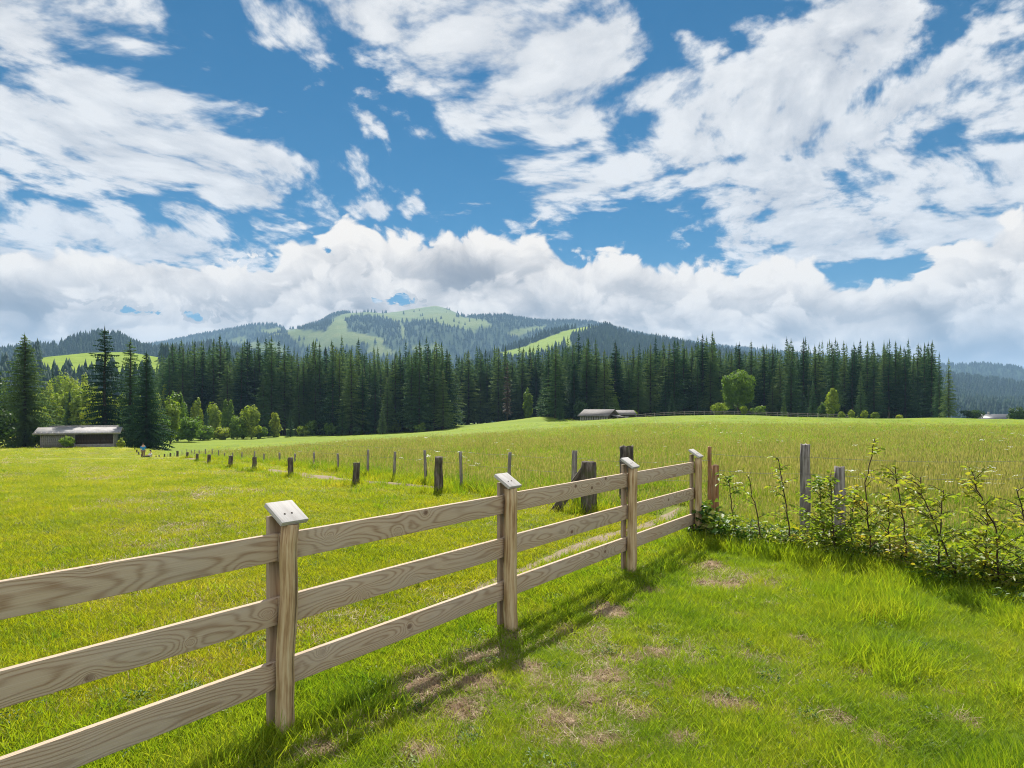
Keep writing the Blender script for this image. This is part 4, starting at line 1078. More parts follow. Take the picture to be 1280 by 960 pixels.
# gate post and braced stump
ragged_post(783.5, 12.4, top_z(783.5, 557, 12.4), .125, MATS['dark_post'], 'tallest thick dark gatepost, behind the third capped post of the rail fence', seed=1, name='gate_post', n=16)
x, y = at(736, 11.5); stump = empty('braced_post', (x, y, float(ground_z(x, y))))
tag(stump, 'thick dark weathered stump post propped by a slanting plank, beyond the rail fence', 'post')
r = random.Random(3); mb = MB(); k = 9; h = top_z(736, 577, 11.5)
mb.tube([(r.uniform(-.008, .008), r.uniform(-.008, .008), -.2 + (h + .2) * j / k) for j in range(k + 1)], [.128 * (1.08 - .09 * j / k) for j in range(k + 1)], 16, True, .12)
for j in range(16): mb.V[0][k * 16 + j, 2] += r.uniform(-.03, .01)
mb.build('post', MATS['dark_post'], stump)
mb = MB(); a = np.array([-.62, .12, -.06]); b = np.array([-.06, .05, h * .84]); ax = (b - a) / 2; u = ax / np.linalg.norm(ax); sd = np.cross(u, [0, 1, 0]); sd /= np.linalg.norm(sd)
mb.box((a + b) / 2, ax, np.cross(sd, u) * .035, sd * .075, .006); mb.build('brace', MATS['dark_post'], stump)
# low posts marching out along the track
LOW = [(548.5, 571, 14.2, .085), (445, 578, 16.3, .078), (363.5, 571.5, 19.5, .075), (318, 571, 22.0, .07), (288, 569.5, 24.5, .075), (261.5, 568, 31, .075), (246.5, 567, 38, .075), (234, 565, 47, .08), (222, 563.5, 55, .085), (213, 566, 61, .075), (205.5, 567.5, 69, .075), (199, 569, 75, .07), (195, 569.5, 79, .07)]
for k, (px, py, d, rad) in enumerate(LOW):
    ragged_post(px, d, top_z(px, py, d), rad, MATS['dark_post'], 'short dark post beside the track, ' + ORD[k] + ' out from the braced stump', seed=20 + k, group='short dark posts along the track', lean=(.03 * math.sin(k * 2.1), 0.0))
for k, (px, py, d) in enumerate([(179.5, 569.5, 70), (177, 567.5, 76), (173.3, 564.5, 84), (171, 562, 90), (168.5, 560, 96)]):
    ragged_post(px, d, top_z(px, py, d), .085, MATS['dark_post'], 'small far dark post by the walkers, ' + ORD[k] + ' of five climbing towards the shed', seed=60 + k, group='far dark posts by the walkers')
# thin stakes of the wire fence
for k, (px, py, d) in enumerate(STAKES):
    ragged_post(px, d, top_z(px, py, d), .034 if k != 0 else .052, MATS['grey_post'], 'thin grey wire-fence stake at the meadow edge, ' + ORD[k] + ' out from the braced stump', seed=90 + k, group='thin stakes at the meadow edge', cat='stake', name='fence_stake', lean=(.05 * math.sin(k * 1.7 + .4), 0.02 * math.cos(k)), n=9)
ragged_post(887, 10.0, top_z(887, 558, 10.0), .030, MATS['rust_post'], 'thin rusty-brown stake just right of the last capped post', seed=130, cat='stake', name='fence_stake', n=9)
ragged_post(894, 9.6, top_z(894, 581, 9.6), .048, MATS['rust_post'], 'short split brown post right of the thin rusty stake', seed=131, n=10)
ragged_post(1006.5, 9.3, top_z(1006.5, 555, 9.3), .062, MATS['grey_post'], 'taller grey post behind the saplings', seed=132, n=14)
ragged_post(1049.5, 8.9, top_z(1049.5, 583, 8.9), .068, MATS['grey_post'], 'shorter thick grey post right of the taller grey one among the saplings', seed=133, n=14)
def wire_run(P, name, label, heights_drop, n=10, barb=True, rad=.0022):
    mb = MB(); pts = []
    for a, b in zip(P[:-1], P[1:]):
        a, b = np.array(a), np.array(b)
        for j in range(n):
            t = j / n; p = a + (b - a) * t; p[2] -= .05 * math.sin(math.pi * t) * min(1, np.linalg.norm(b - a) / 3); pts.append(tuple(p))
    pts.append(tuple(P[-1])); mb.tube(pts, rad, 5, False)
    if barb:
        L = 0
        for a, b in zip(pts[:-1], pts[1:]):
            a, b = Vector(a), Vector(b); m = max(1, int((b - a).length / .14))
            for q_ in range(m):
                c = a + (b - a) * ((q_ + .5) / m); th = random.random() * 3
                v = Vector((.2, math.cos(th), math.sin(th))) * .016
                mb.tube([c - v, c + v], .0016, 4, False)
    o = mb.build(name, MATS['wire']); tag(o, label, 'wire', None); return o
def wp(px, d, zz): x, y = at(px, d); return (x, y, float(ground_z(x, y)) + zz)
RW = [(2200, 7.2), (1340, 8.75), (1006.5, 9.23), (887, 9.96)]
wire_run([wp(p, d, 1.10) for p, d in RW], 'barbed_wire', 'upper barbed wire strand across the meadow on the right', 0)
wire_run([wp(p, d, .87) for p, d in RW], 'barbed_wire', 'lower barbed wire strand across the meadow on the right', 0)
SW = [(887, 9.96)] + [(p, d) for p, _, d in STAKES[:12]]
wire_run([wp(p, d, .86 if k else 1.0) for k, (p, d) in enumerate(SW)], 'fence_wire', 'thin wire strung along the tops of the grey stakes', 0, 5, False)
wire_run([wp(p, d, .60 if k else .7) for k, (p, d) in enumerate(SW)], 'fence_wire', 'thin lower wire strung along the grey stakes', 0, 5, False)

# ------------------------------------------------------------------ timber shed on the left
def shed():
    d = 101.0; x0, x1 = at(98, d)[0] - 4.75, at(98, d)[0] + 4.75; g = float(ground_z((x0 + x1) / 2, d)) - .05
    W = x1 - x0; o = empty('timber_shed', ((x0 + x1) / 2, d, g), R(25)); tag(o, 'long low weathered timber shed with pale roof at the left field end', 'shed')
    h = hgt(100, 540.5, d); dp = 5.0; hw = W / 2
    mb = MB(); mb.box((-hw * .56, 0, h / 2), (hw * .44, 0, 0), (0, .05, 0), (0, 0, h / 2)); mb.box((-hw + .05, dp / 2, h / 2), (0, dp / 2 - .06, 0), (.05, 0, 0), (0, 0, h / 2)); mb.box((hw - .05, dp / 2, h / 2), (0, dp / 2 - .06, 0), (.05, 0, 0), (0, 0, h / 2)); mb.box((0, dp, h / 2 + .5), (hw - .02, 0, 0), (0, .05, 0), (0, 0, h / 2 + .5))
    # boards on the front wall
    for k in range(18):
        bx = -hw + .13 + (hw * .88 - .2) * k / 17; mb.box((bx, -.064, h / 2 + random.uniform(-.03, .03)), (0, 0, h / 2 - .08), (.105, 0, 0), (0, .013, 0))
    mb.build('wall', MATS['old_board'], o)
    mb = MB(); mb.box((hw * .42, .30, h * .52), (hw * .535, 0, 0), (0, .04, 0), (0, 0, h * .48))
    for k in range(24):
        bx = -.02 + hw * -.09 + (hw * 1.02) * (k + .5) / 24; mb.box((bx, .245, h * .55), (0, 0, h * .42), (.085, 0, 0), (0, .014, 0))
    pn = mb.build('board_panel', MATS['dark_board'], o); pn['label'] = 'dark recessed boarding'
    mb = MB(); mb.box((hw * .42, -.02, .30), (hw * .54, 0, 0), (0, .03, 0), (0, 0, .27), .01); lp = mb.build('plinth_board', MATS['old_board'], o); lp['label'] = 'pale low boarding along the foot'
    for bx in (-hw * .105, hw * .96):
        mb = MB(); mb.box((bx, -.04, h / 2), (0, 0, h / 2), (.10, 0, 0), (0, .10, 0), .01); mb.build('post', MATS['old_board'], o)
    mb = MB(); rise = .72
    sl = Vector((0, 3.3, rise)).normalized(); nr = Vector((0, -rise, 3.3)).normalized()
    mb.box((0, -.75 + 1.62, h + .05 + rise * .32), (0, 3.42 / 2 + .25, rise / 2 + .08), (hw + .75, 0, 0), nr * .06)
    mb.box((0, dp - .62, h + .05 + rise * .42), (0, 1.80, -rise * .45), (hw + .75, 0, 0), Vector((0, .45, 1.8)).normalized() * .06)
    rf = mb.build('roof', MATS['grey_shingle'], o)
    mb = MB(); mb.box((0, -1.10, h - .06), (hw + .76, 0, 0), (0, .02, 0), (0, 0, .075)); fb = mb.build('fascia', MATS['old_board'], rf)
    mb = MB()
    for k in range(16): mb.box((-hw - .5 + (W + 1.0) * k / 15, -.6, h + .0), (0, .5, .12), (.04, 0, 0), (0, -.02, .06))
    mb.build('rafter', MATS['old_board'], rf)['kind'] = 'stuff'
shed()
plant_broadleaf(84, 98.6, hgt(84, 544, 98.6), 2.7, 'green bush growing against the front of the timber shed', 'leaf_mid', 140, bottom=.02, cat='bush', name='bush', n=1400, leaf=.22)
plant_broadleaf(151, 101, 1.5, 1.3, 'small yellow-green bush at the right end of the shed', 'leaf_light', 141, bottom=.02, cat='bush', name='bush', n=900, leaf=.22)

# ------------------------------------------------------------------ old barn half hidden by the rise
def gable(o, L, W, h, rise, wallm, roofm, over=.45, name='wall'):
    """long side faces -Y; ridge along X"""
    mb = MB()
    V = [(-L, -W, -1), (L, -W, -1), (L, W, -1), (-L, W, -1), (-L, -W, h), (L, -W, h), (L, W, h), (-L, W, h), (-L, 0, h + rise), (L, 0, h + rise)]
    mb.add(V, [[0, 1, 5, 4], [2, 3, 7, 6], [1, 2, 6, 5], [3, 0, 4, 7]], [[5, 6, 9], [7, 4, 8]],
           [(-L, 0), (L, 0), (L, h), (-L, h)] * 2 + [(-W, 0), (W, 0), (W, h), (-W, h)] * 2, [(-W, h), (W, h), (0, h + rise)] * 2)
    w = mb.build(name, wallm, o)
    mb = MB(); k = rise / W; n = Vector((0, -rise, W)).normalized(); n2 = Vector((0, rise, W)).normalized(); hw = (W + over) / 2
    mb.box((0, -hw, h + rise - hw * k + .07), (L + over, 0, 0), (0, hw, hw * k), n * .06); mb.box((0, hw, h + rise - hw * k + .07), (L + over, 0, 0), (0, hw, -hw * k), n2 * .06)
    rf = mb.build('roof', roofm, o); return w, rf
def barn():
    d = 152.0; x, y = at(749, d); g = float(ground_z(x, y))
    o = empty('old_barn', (x, y, g - .1), R(-34)); tag(o, 'old brown barn with a shallow grey roof, half sunk behind the rise of the meadow', 'barn')
    zt = EYE + (HY - 512) / F * d - g
    h = max(1.2, zt - 1.2); gable(o, 3.3, 2.7, h, 1.25, MATS['dark_board'], MATS['shingle'], .5)
    mb = MB()
    for k in range(12): mb.box((-3.2 + 6.4 * k / 11, -2.72, h * .45), (0, 0, h * .5), (.2, 0, 0), (0, .02, 0))
    mb.build('boarding', MATS['old_board'], o)
    mb = MB(); mb.box((3.31, -.4, h * .45), (0, 0, h * .42), (0, .75, 0), (.03, 0, 0)); mb.build('doorway', MATS['glass'], o)
    mb = MB(); mb.box((4.3, .2, h * .95), (1.0, 0, -.25), (0, 1.5, 0), (.02, 0, .05)); mb.build('porch_roof', MATS['shingle'], o)
    for yy in (-1.2, 1.5):
        mb = MB(); mb.box((5.1, yy, h * .35), (0, 0, h * .45), (.06, 0, 0), (0, .06, 0)); mb.build('post', MATS['old_board'], o)
    d = 160.0; x, y = at(778, d); g = float(ground_z(x, y)); o = empty('barn_annex', (x, y, g), R(8)); tag(o, 'small lower shed behind the right end of the old brown barn', 'shed')
    zt = EYE + (HY - 513) / F * d - g; gable(o, 2.4, 1.8, max(.8, zt - .9), .85, MATS['dark_board'], MATS['shingle'], .4)
    mb = MB(); mb.box((.4, -1.82, .5), (0, 0, .6), (.5, 0, 0), (0, .03, 0)); mb.build('door', MATS['old_board'], o)
barn()
# white-roofed farmhouse beyond the crest on the right
def farmhouse():
    d = 250.0; x, y = at(1242, d); g = float(ground_z(x, y)); o = empty('farmhouse', (x, y, g), R(-28)); tag(o, 'farmhouse with a pale metal roof, peeping over the meadow crest at the right', 'house')
    zt = EYE + (HY - 518.0) / F * d - g; rise = 1.9; h = max(2.0, zt - rise); w, rf = gable(o, 4.6, 3.6, h, rise, MATS['white_render'], MATS['metal_roof'], .8)
    mb = MB(); mb.box((-1.5, .6, h + rise + .35), (0, 0, .6), (.3, 0, 0), (0, .3, 0)); mb.build('chimney', MATS['white_render'], rf)
    for k in range(4):
        mb = MB(); mb.box((-3.3 + 2.2 * k, -3.62, h - 1.3), (0, 0, .6), (.45, 0, 0), (0, .03, 0)); wn = mb.build('window', MATS['glass'], o)
        mb = MB()
        for a in (-.5, .5): mb.box((-3.3 + 2.2 * k + a, -3.63, h - 1.3), (0, 0, .66), (.05, 0, 0), (0, .04, 0))
        mb.build('frame', MATS['old_board'], wn)
farmhouse()
# far post-and-rail fence along the foot of the wood
def far_fence():
    pts = [(795, 158), (830, 158), (868, 160), (905, 162), (945, 163), (985, 163), (1022, 163), (1060, 163)]
    o = empty('pasture_fence', (*at(795, 158), float(ground_z(*at(795, 158))))); tag(o, 'low grey wooden fence running along the foot of the right wood', 'fence')
    base = np.array(o.location); P = []
    for (pa, da), (pb, db) in zip(pts[:-1], pts[1:]):
        for k in range(3): P.append((pa + (pb - pa) * k / 3, da + (db - da) * k / 3))
    P.append(pts[-1]); W = [np.array((*at(p, d), float(ground_z(*at(p, d))))) - base for p, d in P]
    for w in W:
        mb = MB(); mb.box(w + np.array([0, 0, .5]), (0, 0, .62), (.07, 0, 0), (0, .07, 0), .01); mb.build('post', MATS['grey_post'], o)
    for z in (.55, .95):
        for a, b in zip(W[:-1], W[1:]):
            mb = MB(); ax = (b - a) / 2; mb.box((a + b) / 2 + np.array([0, -.09, z]), ax, (0, 0, .06), (0, .02, 0)); mb.build('rail', MATS['grey_post'], o)
far_fence()

# ------------------------------------------------------------------ two walkers far down the track
def person(px, d, label, joints, edges, radii, clothes, rz=0.0):
    x, y = at(px, d); o = empty('person', (x, y, float(ground_z(x, y))), rz); tag(o, label, 'person')
    def skin(name, js, es, rs, mat, root=0, par=o, sub=2):
        me = bpy.data.meshes.new(name); me.from_pydata(js, es, []); ob = bpy.data.objects.new(name, me); col.objects.link(ob)
        me.materials.append(mat); ob.parent = par
        sk = ob.modifiers.new('skin', 'SKIN'); sk.use_smooth_shade = True
        for i_, (v, r_) in enumerate(zip(me.skin_vertices[0].data, rs)):
            v.radius = (r_, r_) if not isinstance(r_, tuple) else r_; v.use_root = i_ == root
        ss = ob.modifiers.new('sub', 'SUBSURF'); ss.levels = sub; ss.render_levels = sub; return ob
    body = skin('body', joints, edges, radii, MATS['skin'])
    for nm, idx, es, grow, mat in clothes:
        mp = {j: i_ for i_, j in enumerate(idx)}
        skin(nm, [joints[j] for j in idx], [(mp[a], mp[b]) for a, b in es], [(radii[j] if not isinstance(radii[j], tuple) else radii[j][0]) + grow if not isinstance(radii[j], tuple) else (radii[j][0] + grow, radii[j][1] + grow) for j in idx], mat)
    hx, hy, hz = joints[HEAD]
    bm = bmesh.new(); bmesh.ops.create_icosphere(bm, subdivisions=3, radius=1)
    for v in bm.verts: v.co = Vector((hx + v.co.x * .088, hy + .012 + v.co.y * .105, hz + .025 + v.co.z * .115))
    bmesh.ops.delete(bm, geom=[v for v in bm.verts if v.co.z < hz + .01 and v.co.y < hy + .03], context='VERTS')
    me = bpy.data.meshes.new('hair'); bm.to_mesh(me); bm.free(); me.materials.append(MATS['hair']); h_ = link('hair', me, o)
    return o
HEAD = 4
# standing, mid-stride (faces -Y)
J = [(0, 0, .93), (0, 0, 1.12), (0, .0, 1.36), (0, -.01, 1.50), (0, -.02, 1.63), (.10, 0, .90), (.11, -.14, .50), (.11, -.20, .09), (.11, -.34, .04), (-.10, 0, .90), (-.10, .10, .50), (-.10, .30, .12), (-.10, .20, .04),
     (.19, 0, 1.38), (.25, .06, 1.12), (.25, -.06, .90), (.25, -.09, .80), (-.19, 0, 1.38), (-.25, -.08, 1.12), (-.24, -.24, .94), (-.24, -.29, .85)]
EJ = [(0, 1), (1, 2), (2, 3), (3, 4), (0, 5), (5, 6), (6, 7), (7, 8), (0, 9), (9, 10), (10, 11), (11, 12), (2, 13), (13, 14), (14, 15), (15, 16), (2, 17), (17, 18), (18, 19), (19, 20)]
RJ = [(.15, .11), (.14, .10), (.17, .11), .055, (.082, .10), .085, .060, .042, .036, .085, .060, .042, .036, .055, .043, .034, .03, .055, .043, .034, .03]
person(179, 72.5, 'walker with blue top and brown trousers, farther up the track', J, EJ, RJ,
       [('shirt', [1, 2, 0, 13, 14, 17, 18], [(0, 1), (1, 2), (2, 13), (13, 14), (2, 17), (17, 18)], .022, MATS['cloth_blue']), ('trousers', [0, 5, 6, 7, 9, 10, 11], [(0, 5), (5, 6), (6, 7), (0, 9), (9, 10), (10, 11)], .02, MATS['cloth_brown'])], R(20))
# sitting on the grass, knees drawn up
J2 = [(0, 0, .14), (0, .03, .34), (0, .05, .58), (0, .02, .72), (0, -.01, .85), (.10, -.02, .13), (.13, -.38, .42), (.12, -.52, .08), (.12, -.66, .05), (-.10, -.02, .13), (-.13, -.40, .40), (-.12, -.56, .08), (-.12, -.70, .05),
      (.19, .04, .60), (.24, -.14, .42), (.14, -.36, .44), (.06, -.42, .43), (-.19, .04, .60), (-.25, -.12, .42), (-.15, -.36, .45), (-.07, -.43, .45)]
person(188, 70.5, 'person in a white top and dark trousers, sitting on the grass by the low posts', J2, EJ, RJ,
       [('shirt', [1, 2, 0, 13, 14, 17, 18], [(0, 1), (1, 2), (2, 13), (13, 14), (2, 17), (17, 18)], .022, MATS['cloth_white']), ('trousers', [0, 5, 6, 7, 9, 10, 11], [(0, 5), (5, 6), (6, 7), (0, 9), (9, 10), (10, 11)], .02, MATS['cloth_dark'])], R(-35))
# ------------------------------------------------------------------ saplings of the young hedge
def leaf_quads(r, base, dirv, L, W, V, Q):
    d = dirv / np.linalg.norm(dirv); s = np.cross(d, [0, 0, 1.0] + r.normal(size=3) * .5); s /= np.linalg.norm(s) + 1e-9; n = np.cross(s, d)
    b = len(V); f = .22
    V += [base, base + d * L * .30 + s * W * .46 + n * W * f, base + d * L * .68 + s * W * .40 + n * W * f - [0, 0, L * .06], base + d * L - [0, 0, L * .16],
          base + d * L * .68 - s * W * .40 + n * W * f - [0, 0, L * .06], base + d * L * .30 - s * W * .46 + n * W * f]
    Q += [[b, b + 1, b + 2, b + 3], [b, b + 3, b + 4, b + 5]]
def sapling(pts_px, d, label, seed, dens=1.0, leafy_top=True, bushy=0.0, mat='leaf_sapling'):
    r = np.random.default_rng(seed); x0, y0 = at(pts_px[0][0], d); g = float(ground_z(x0, y0))
    o = empty('sapling', (x0, y0, g)); tag(o, label, 'sapling', 'saplings of the young hedge')
    P = [np.array([0, 0, -.05])]
    for k, (px, py) in enumerate(pts_px[1:]):
        xx = (px - HX) / F * d; P.append(np.array([xx - x0, r.uniform(-.05, .05), EYE + (HY - py) / F * d - g]))
    # resample
    P = np.array(P); L = np.concatenate([[0], np.cumsum(np.linalg.norm(np.diff(P, axis=0), axis=1))]); n = 16
    S = np.linspace(0, L[-1], n); C = np.column_stack([np.interp(S, L, P[:, j]) for j in range(3)]) + np.column_stack([r.normal(0, .006, (n, 2)), np.zeros(n)])
    mb = MB(); mb.tube([tuple(c) for c in C], [.0082 * (1 - .75 * k / n) + .0018 for k in range(n)], 7, True, .1)
    V, Q = [], []
    nb = int((13 + 13 * bushy) * dens); H = C[-1, 2]
    for k in range(nb):
        f = r.uniform(.10 if bushy else .16, 1.0) ** (.95); i = min(n - 2, int(f * (n - 1))); c = C[i] + (C[i + 1] - C[i]) * r.random()
        th = r.uniform(0, 6.283); Lb = (.12 + .26 * (1 - f) + .16 * bushy * (1 - f)) * r.uniform(.6, 1.5)
        dv = np.array([math.cos(th), math.sin(th), r.uniform(.15, .9)]); dv /= np.linalg.norm(dv)
        e = c + dv * Lb; m = c + dv * Lb * .5 + [0, 0, .02]
        mb.tube([tuple(c), tuple(m), tuple(e)], [.0042, .003, .0015], 5, False)
        nl = max(3, int(Lb / .033))
        for j in range(nl):
            t = (j + .7) / nl; p = c + dv * Lb * t + r.normal(0, .006, 3)
            a = th + (1 if j % 2 else -1) * r.uniform(.5, 1.3); ld = np.array([math.cos(a), math.sin(a), r.uniform(-.35, .45)])
            leaf_quads(r, p, ld, r.uniform(.045, .082), r.uniform(.030, .048), V, Q)
    for k in range(10):
        a = r.uniform(0, 6.28); leaf_quads(r, C[-1] - (C[-1] - C[-3]) * r.random(), np.array([math.cos(a), math.sin(a), .5]), .055, .032, V, Q)
    mb.build('stem', MATS['twig'], o, smooth=True)
    link('foliage', mesh_np('foliage', np.array(V), [np.array(Q)], MATS[mat]), o)
SAP = [([(920, 690), (920, 669), (911, 597)], 8.6, 'thin reddish sapling nearest the last capped post', .8, 0), ([(954, 700), (953, 672), (947, 640), (935, 595)], 8.2, 'thin bare-stemmed sapling leaning left, second from the rail fence', .45, 0),
       ([(990, 708), (987, 688), (981, 620), (974, 574)], 7.9, 'slender sapling with a single orange leaf, left of the taller grey post', .9, .2), ([(1030, 712), (1028, 660), (1022, 600)], 7.8, 'bushy young tree between the two grey posts', 1.5, .8), ([(1043, 715), (1040, 690), (1036, 598)], 7.6, 'dense leafy sapling in front of the shorter grey post', 1.4, 1.0),
       ([(1066, 712), (1064, 660), (1072, 610)], 7.6, 'short leafy sapling right of the shorter grey post', 1.0, .7), ([(1089, 715), (1087, 690), (1081, 606), (1092, 548)], 7.45, 'tallest sapling with a forked top above the wire', 1.25, .2), ([(1113, 722), (1110, 670), (1108, 620)], 7.2, 'low leafy sapling just right of the tallest sapling', .9, .5),
       ([(1138, 728), (1136, 712), (1127, 648), (1121, 584)], 7.0, 'straight dark-stemmed sapling right of the tallest sapling', 1.15, .3), ([(1176, 738), (1172, 690), (1183, 612)], 6.7, 'leafy sapling right of the straight dark-stemmed sapling', .9, .5), ([(1201, 745), (1199, 730), (1175, 670), (1152, 622), (1149, 596)], 6.5, 'sapling bent strongly to the left', 1.2, .5),
       ([(1256, 755), (1252, 730), (1246, 664), (1222, 620), (1219, 588)], 6.25, 'sapling with bright yellow leaves at its bent top', 1.35, .5), ([(1226, 750), (1230, 690), (1238, 640)], 6.4, 'low bush-like sapling left of the yellow-topped one', .9, .8), ([(1288, 765), (1288, 690), (1268, 610)], 6.0, 'reddish-twigged sapling cut by the right edge', 1.2, .6),
       ([(1340, 775), (1335, 700), (1330, 600)], 5.7, 'sapling just beyond the right edge', 1.1, .5)]
for k, (pp, d, lb, de, bu) in enumerate(SAP): sapling(pp, d, lb, 500 + k, de, True, bu)

# ------------------------------------------------------------------ grasses
def tuft(name, n, rad, h, w, lean, seed, mat, seedheads=0, mat2=None, flat=0.0, head=.07):
    r = np.random.default_rng(seed); V, Q, T, mi = [], [], [], []
    for k in range(n):
        a = r.uniform(0, 6.283); q = rad * math.sqrt(r.random()); bx, by = q * math.cos(a), q * math.sin(a)
        th = r.uniform(0, 6.283); ln = lean * r.uniform(.3, 1.4); hh = h * r.uniform(.5, 1.15); ww = w * r.uniform(.7, 1.3); fc = r.uniform(0, 6.283)
        sx, sy = -math.sin(fc) * ww, math.cos(fc) * ww; b = len(V)
        for t, k_ in ((0, 1), (.45, .85), (.78, .55)):
            cx, cy, z = bx + math.cos(th) * ln * hh * t ** 1.7, by + math.sin(th) * ln * hh * t ** 1.7, hh * (t - flat * t * t * .6)
            V += [(cx - sx * k_, cy - sy * k_, z), (cx + sx * k_, cy + sy * k_, z)]
        V.append((bx + math.cos(th) * ln * hh, by + math.sin(th) * ln * hh, hh * (1 - .6 * flat)))
        Q += [[b, b + 1, b + 3, b + 2], [b + 2, b + 3, b + 5, b + 4]]; T.append([b + 4, b + 5, b + 6])
    nq, nt = len(Q), len(T); Q2, T2 = [], []
    for k in range(seedheads):
        a = r.uniform(0, 6.283); q = rad * math.sqrt(r.random()); bx, by = q * math.cos(a), q * math.sin(a); th = r.uniform(0, 6.283); hh = h * r.uniform(1.15, 1.6); ln = .25 * hh * r.random()
        tx, ty = bx + math.cos(th) * ln, by + math.sin(th) * ln; fc = r.uniform(0, 3.14); ww = w * .45; sx, sy = -math.sin(fc), math.cos(fc); b = len(V)
        V += [(bx - sx * ww, by - sy * ww, 0), (bx + sx * ww, by + sy * ww, 0), (tx + sx * ww * .7, ty + sy * ww * .7, hh), (tx - sx * ww * .7, ty - sy * ww * .7, hh)]
        Q2.append([b, b + 1, b + 2, b + 3]); b = len(V); hw_ = w * 1.5
        V += [(tx - .0, ty, hh - .02), (tx + sx * hw_, ty + sy * hw_, hh + head * .5), (tx, ty, hh + head * 1.2), (tx - sx * hw_, ty - sy * hw_, hh + head * .5)]
        Q2.append([b, b + 1, b + 2, b + 3])
    fl = [np.array(Q + Q2), np.array(T)]
    me = mesh_np(name, V, fl, MATS[mat])
    if seedheads:
        me.materials.append(MATS[mat2]); ix = np.zeros(len(me.polygons), np.int32); ix[nq:nq + len(Q2)] = 1; me.polygons.foreach_set('material_index', ix)
    return source(name, me)
LAWN = [tuft('lawn_tuft', 52, .08, .080, .0017, .75, 1, 'blade_lawn'), tuft('lawn_tuft', 44, .08, .11, .0018, .55, 2, 'blade_lawn'), tuft('lawn_tuft', 54, .09, .06, .0018, 1.0, 3, 'blade_lawn'),
        tuft('long_tuft', 36, .075, .20, .0024, .40, 4, 'blade_lawn'), tuft('straw_tuft', 26, .085, .055, .0022, 1.5, 5, 'blade_straw', flat=.7)]
MOWN = [tuft('mown_tuft', 48, .09, .045, .0019, .9, 11, 'blade_mown'), tuft('mown_tuft', 46, .09, .060, .0020, .7, 12, 'blade_mown'), tuft('rank_tuft', 28, .08, .095, .003, .6, 13, 'blade_lawn'), tuft('straw_tuft', 24, .09, .045, .0022, 1.3, 14, 'blade_straw', flat=.6)]
MEAD = [tuft('meadow_tuft', 30, .13, .27, .0032, .45, 21, 'blade_meadow', 2, 'seed_head'), tuft('meadow_tuft', 34, .14, .23, .0034, .6, 22, 'blade_meadow', 2, 'seed_head'), tuft('meadow_tuft', 26, .13, .25, .0032, .5, 23, 'blade_meadow', 4, 'seed_head'), tuft('meadow_tuft', 30, .13, .18, .0036, .5, 24, 'blade_mown')]

def wedge(n, y0, y1, spread=.95, seed=0, pw=1.0):
    """random points, density falling with distance (pw=1: uniform per log-depth and width)"""
    r = np.random.default_rng(seed); u = r.random(n)
    y = y0 * (y1 / y0) ** u if pw == 1.0 else (y0 ** (1 - pw) + u * (y1 ** (1 - pw) - y0 ** (1 - pw))) ** (1 / (1 - pw))
    return r.uniform(-spread, spread, n) * y + r.uniform(-1.8, 1.8, n), y, r
def zz(x, y): return ground_z(x, y) + (vnoise(x, y, 1.7, 1) - .5) * .035 * np.clip(1 - np.hypot(x, y) / 40, 0, 1)
def put(name, x, y, r, sxy, h, idx, srcs, tilt=.12, dz=-.004):
    n = len(x)
    return scatter(name, np.column_stack([x, y, zz(x, y) + dz]), np.column_stack([r.normal(0, tilt, (n, 2)), r.uniform(0, 6.283, n)]), np.column_stack([sxy, sxy, h]), idx, srcs)

# foreground lawn on the near side of the fence
x, y, r = wedge(92000, 1.6, 13.5, .98, 1, 1.35)
k = (side_of_fence(x, y) > -.10) & (meadow_side(x, y) < .2)
s = soil(x, y); k &= (r.random(len(x)) > s * 1.6)
x, y, s = x[k], y[k], s[k]
lushN = vnoise(x, y, .55, 41) * .5 + vnoise(x, y, 1.8, 42) * .5
hedge = dist_poly(x, y, np.array([at(885, 8.6), at(1000, 7.7), at(1130, 6.9), at(1290, 5.8), at(1500, 4.6)]))
right = np.clip((x - .44 * y - .1) / .7, 0, 1) * np.clip((7.6 - y) / 2.0, 0, 1)
longp = np.clip(.9 - hedge / .55, 0, .9) + right * .40 * (lushN > .40) + .02 * (lushN > .66) + .03 * (side_of_fence(x, y) < .35)
u = r.random(len(x)); thin = vnoise(x, y, .9, 43) * .6 + vnoise(x, y, 3.1, 44) * .4
straw = np.clip((thin - .40) * 1.9, 0, .65) * (1 - .75 * right) + s * .8 * .6
idx = np.where(u < longp, 3, np.where(u > 1 - straw, 4, r.integers(0, 3, len(x))))
k = ~((straw > .25) & (r.random(len(x)) < .30) & (idx != 4)); x, y, idx, lushN = x[k], y[k], idx[k], lushN[k]
h = (.45 + .70 * lushN) * r.uniform(.75, 1.25, len(x)) * (1 + y * .012); h = np.where(idx == 3, h * 1.0, h)
put('lawn_grass', x, y, r, (.95 + .05 * y) * r.uniform(.8, 1.2, len(x)), h, idx, LAWN)
# raked straw and clods lying on the bare patches
bm = bmesh.new(); bmesh.ops.create_icosphere(bm, subdivisions=2, radius=.5)
for v in bm.verts: v.co = Vector(v.co) * (1 + .35 * (mnoise.noise(v.co * 3.1))); v.co.z *= .55
me = bpy.data.meshes.new('clod'); bm.to_mesh(me); bm.free()
m, t, out = new_mat('crumbly_soil'); P = geo(t); a = noise(t, P, 60.0, 4.0, .7)
principled(t, out, ramp(t, a * .6 + objinfo(t) * .4, [(.2, (.085, .052, .032)), (.5, (.20, .135, .085)), (.85, (.37, .28, .19))]), .95, .1, bump=a, bstr=.6, bdist=.01); me.materials.append(m)
CL = source('clod', me)
x, y, r = wedge(150000, 2.2, 10.5, .9, 3, 1.35); s = soil(x, y); k = (side_of_fence(x, y) > -.1) & (r.random(len(x)) < (s - .15) * 1.4); x, y = x[k], y[k]
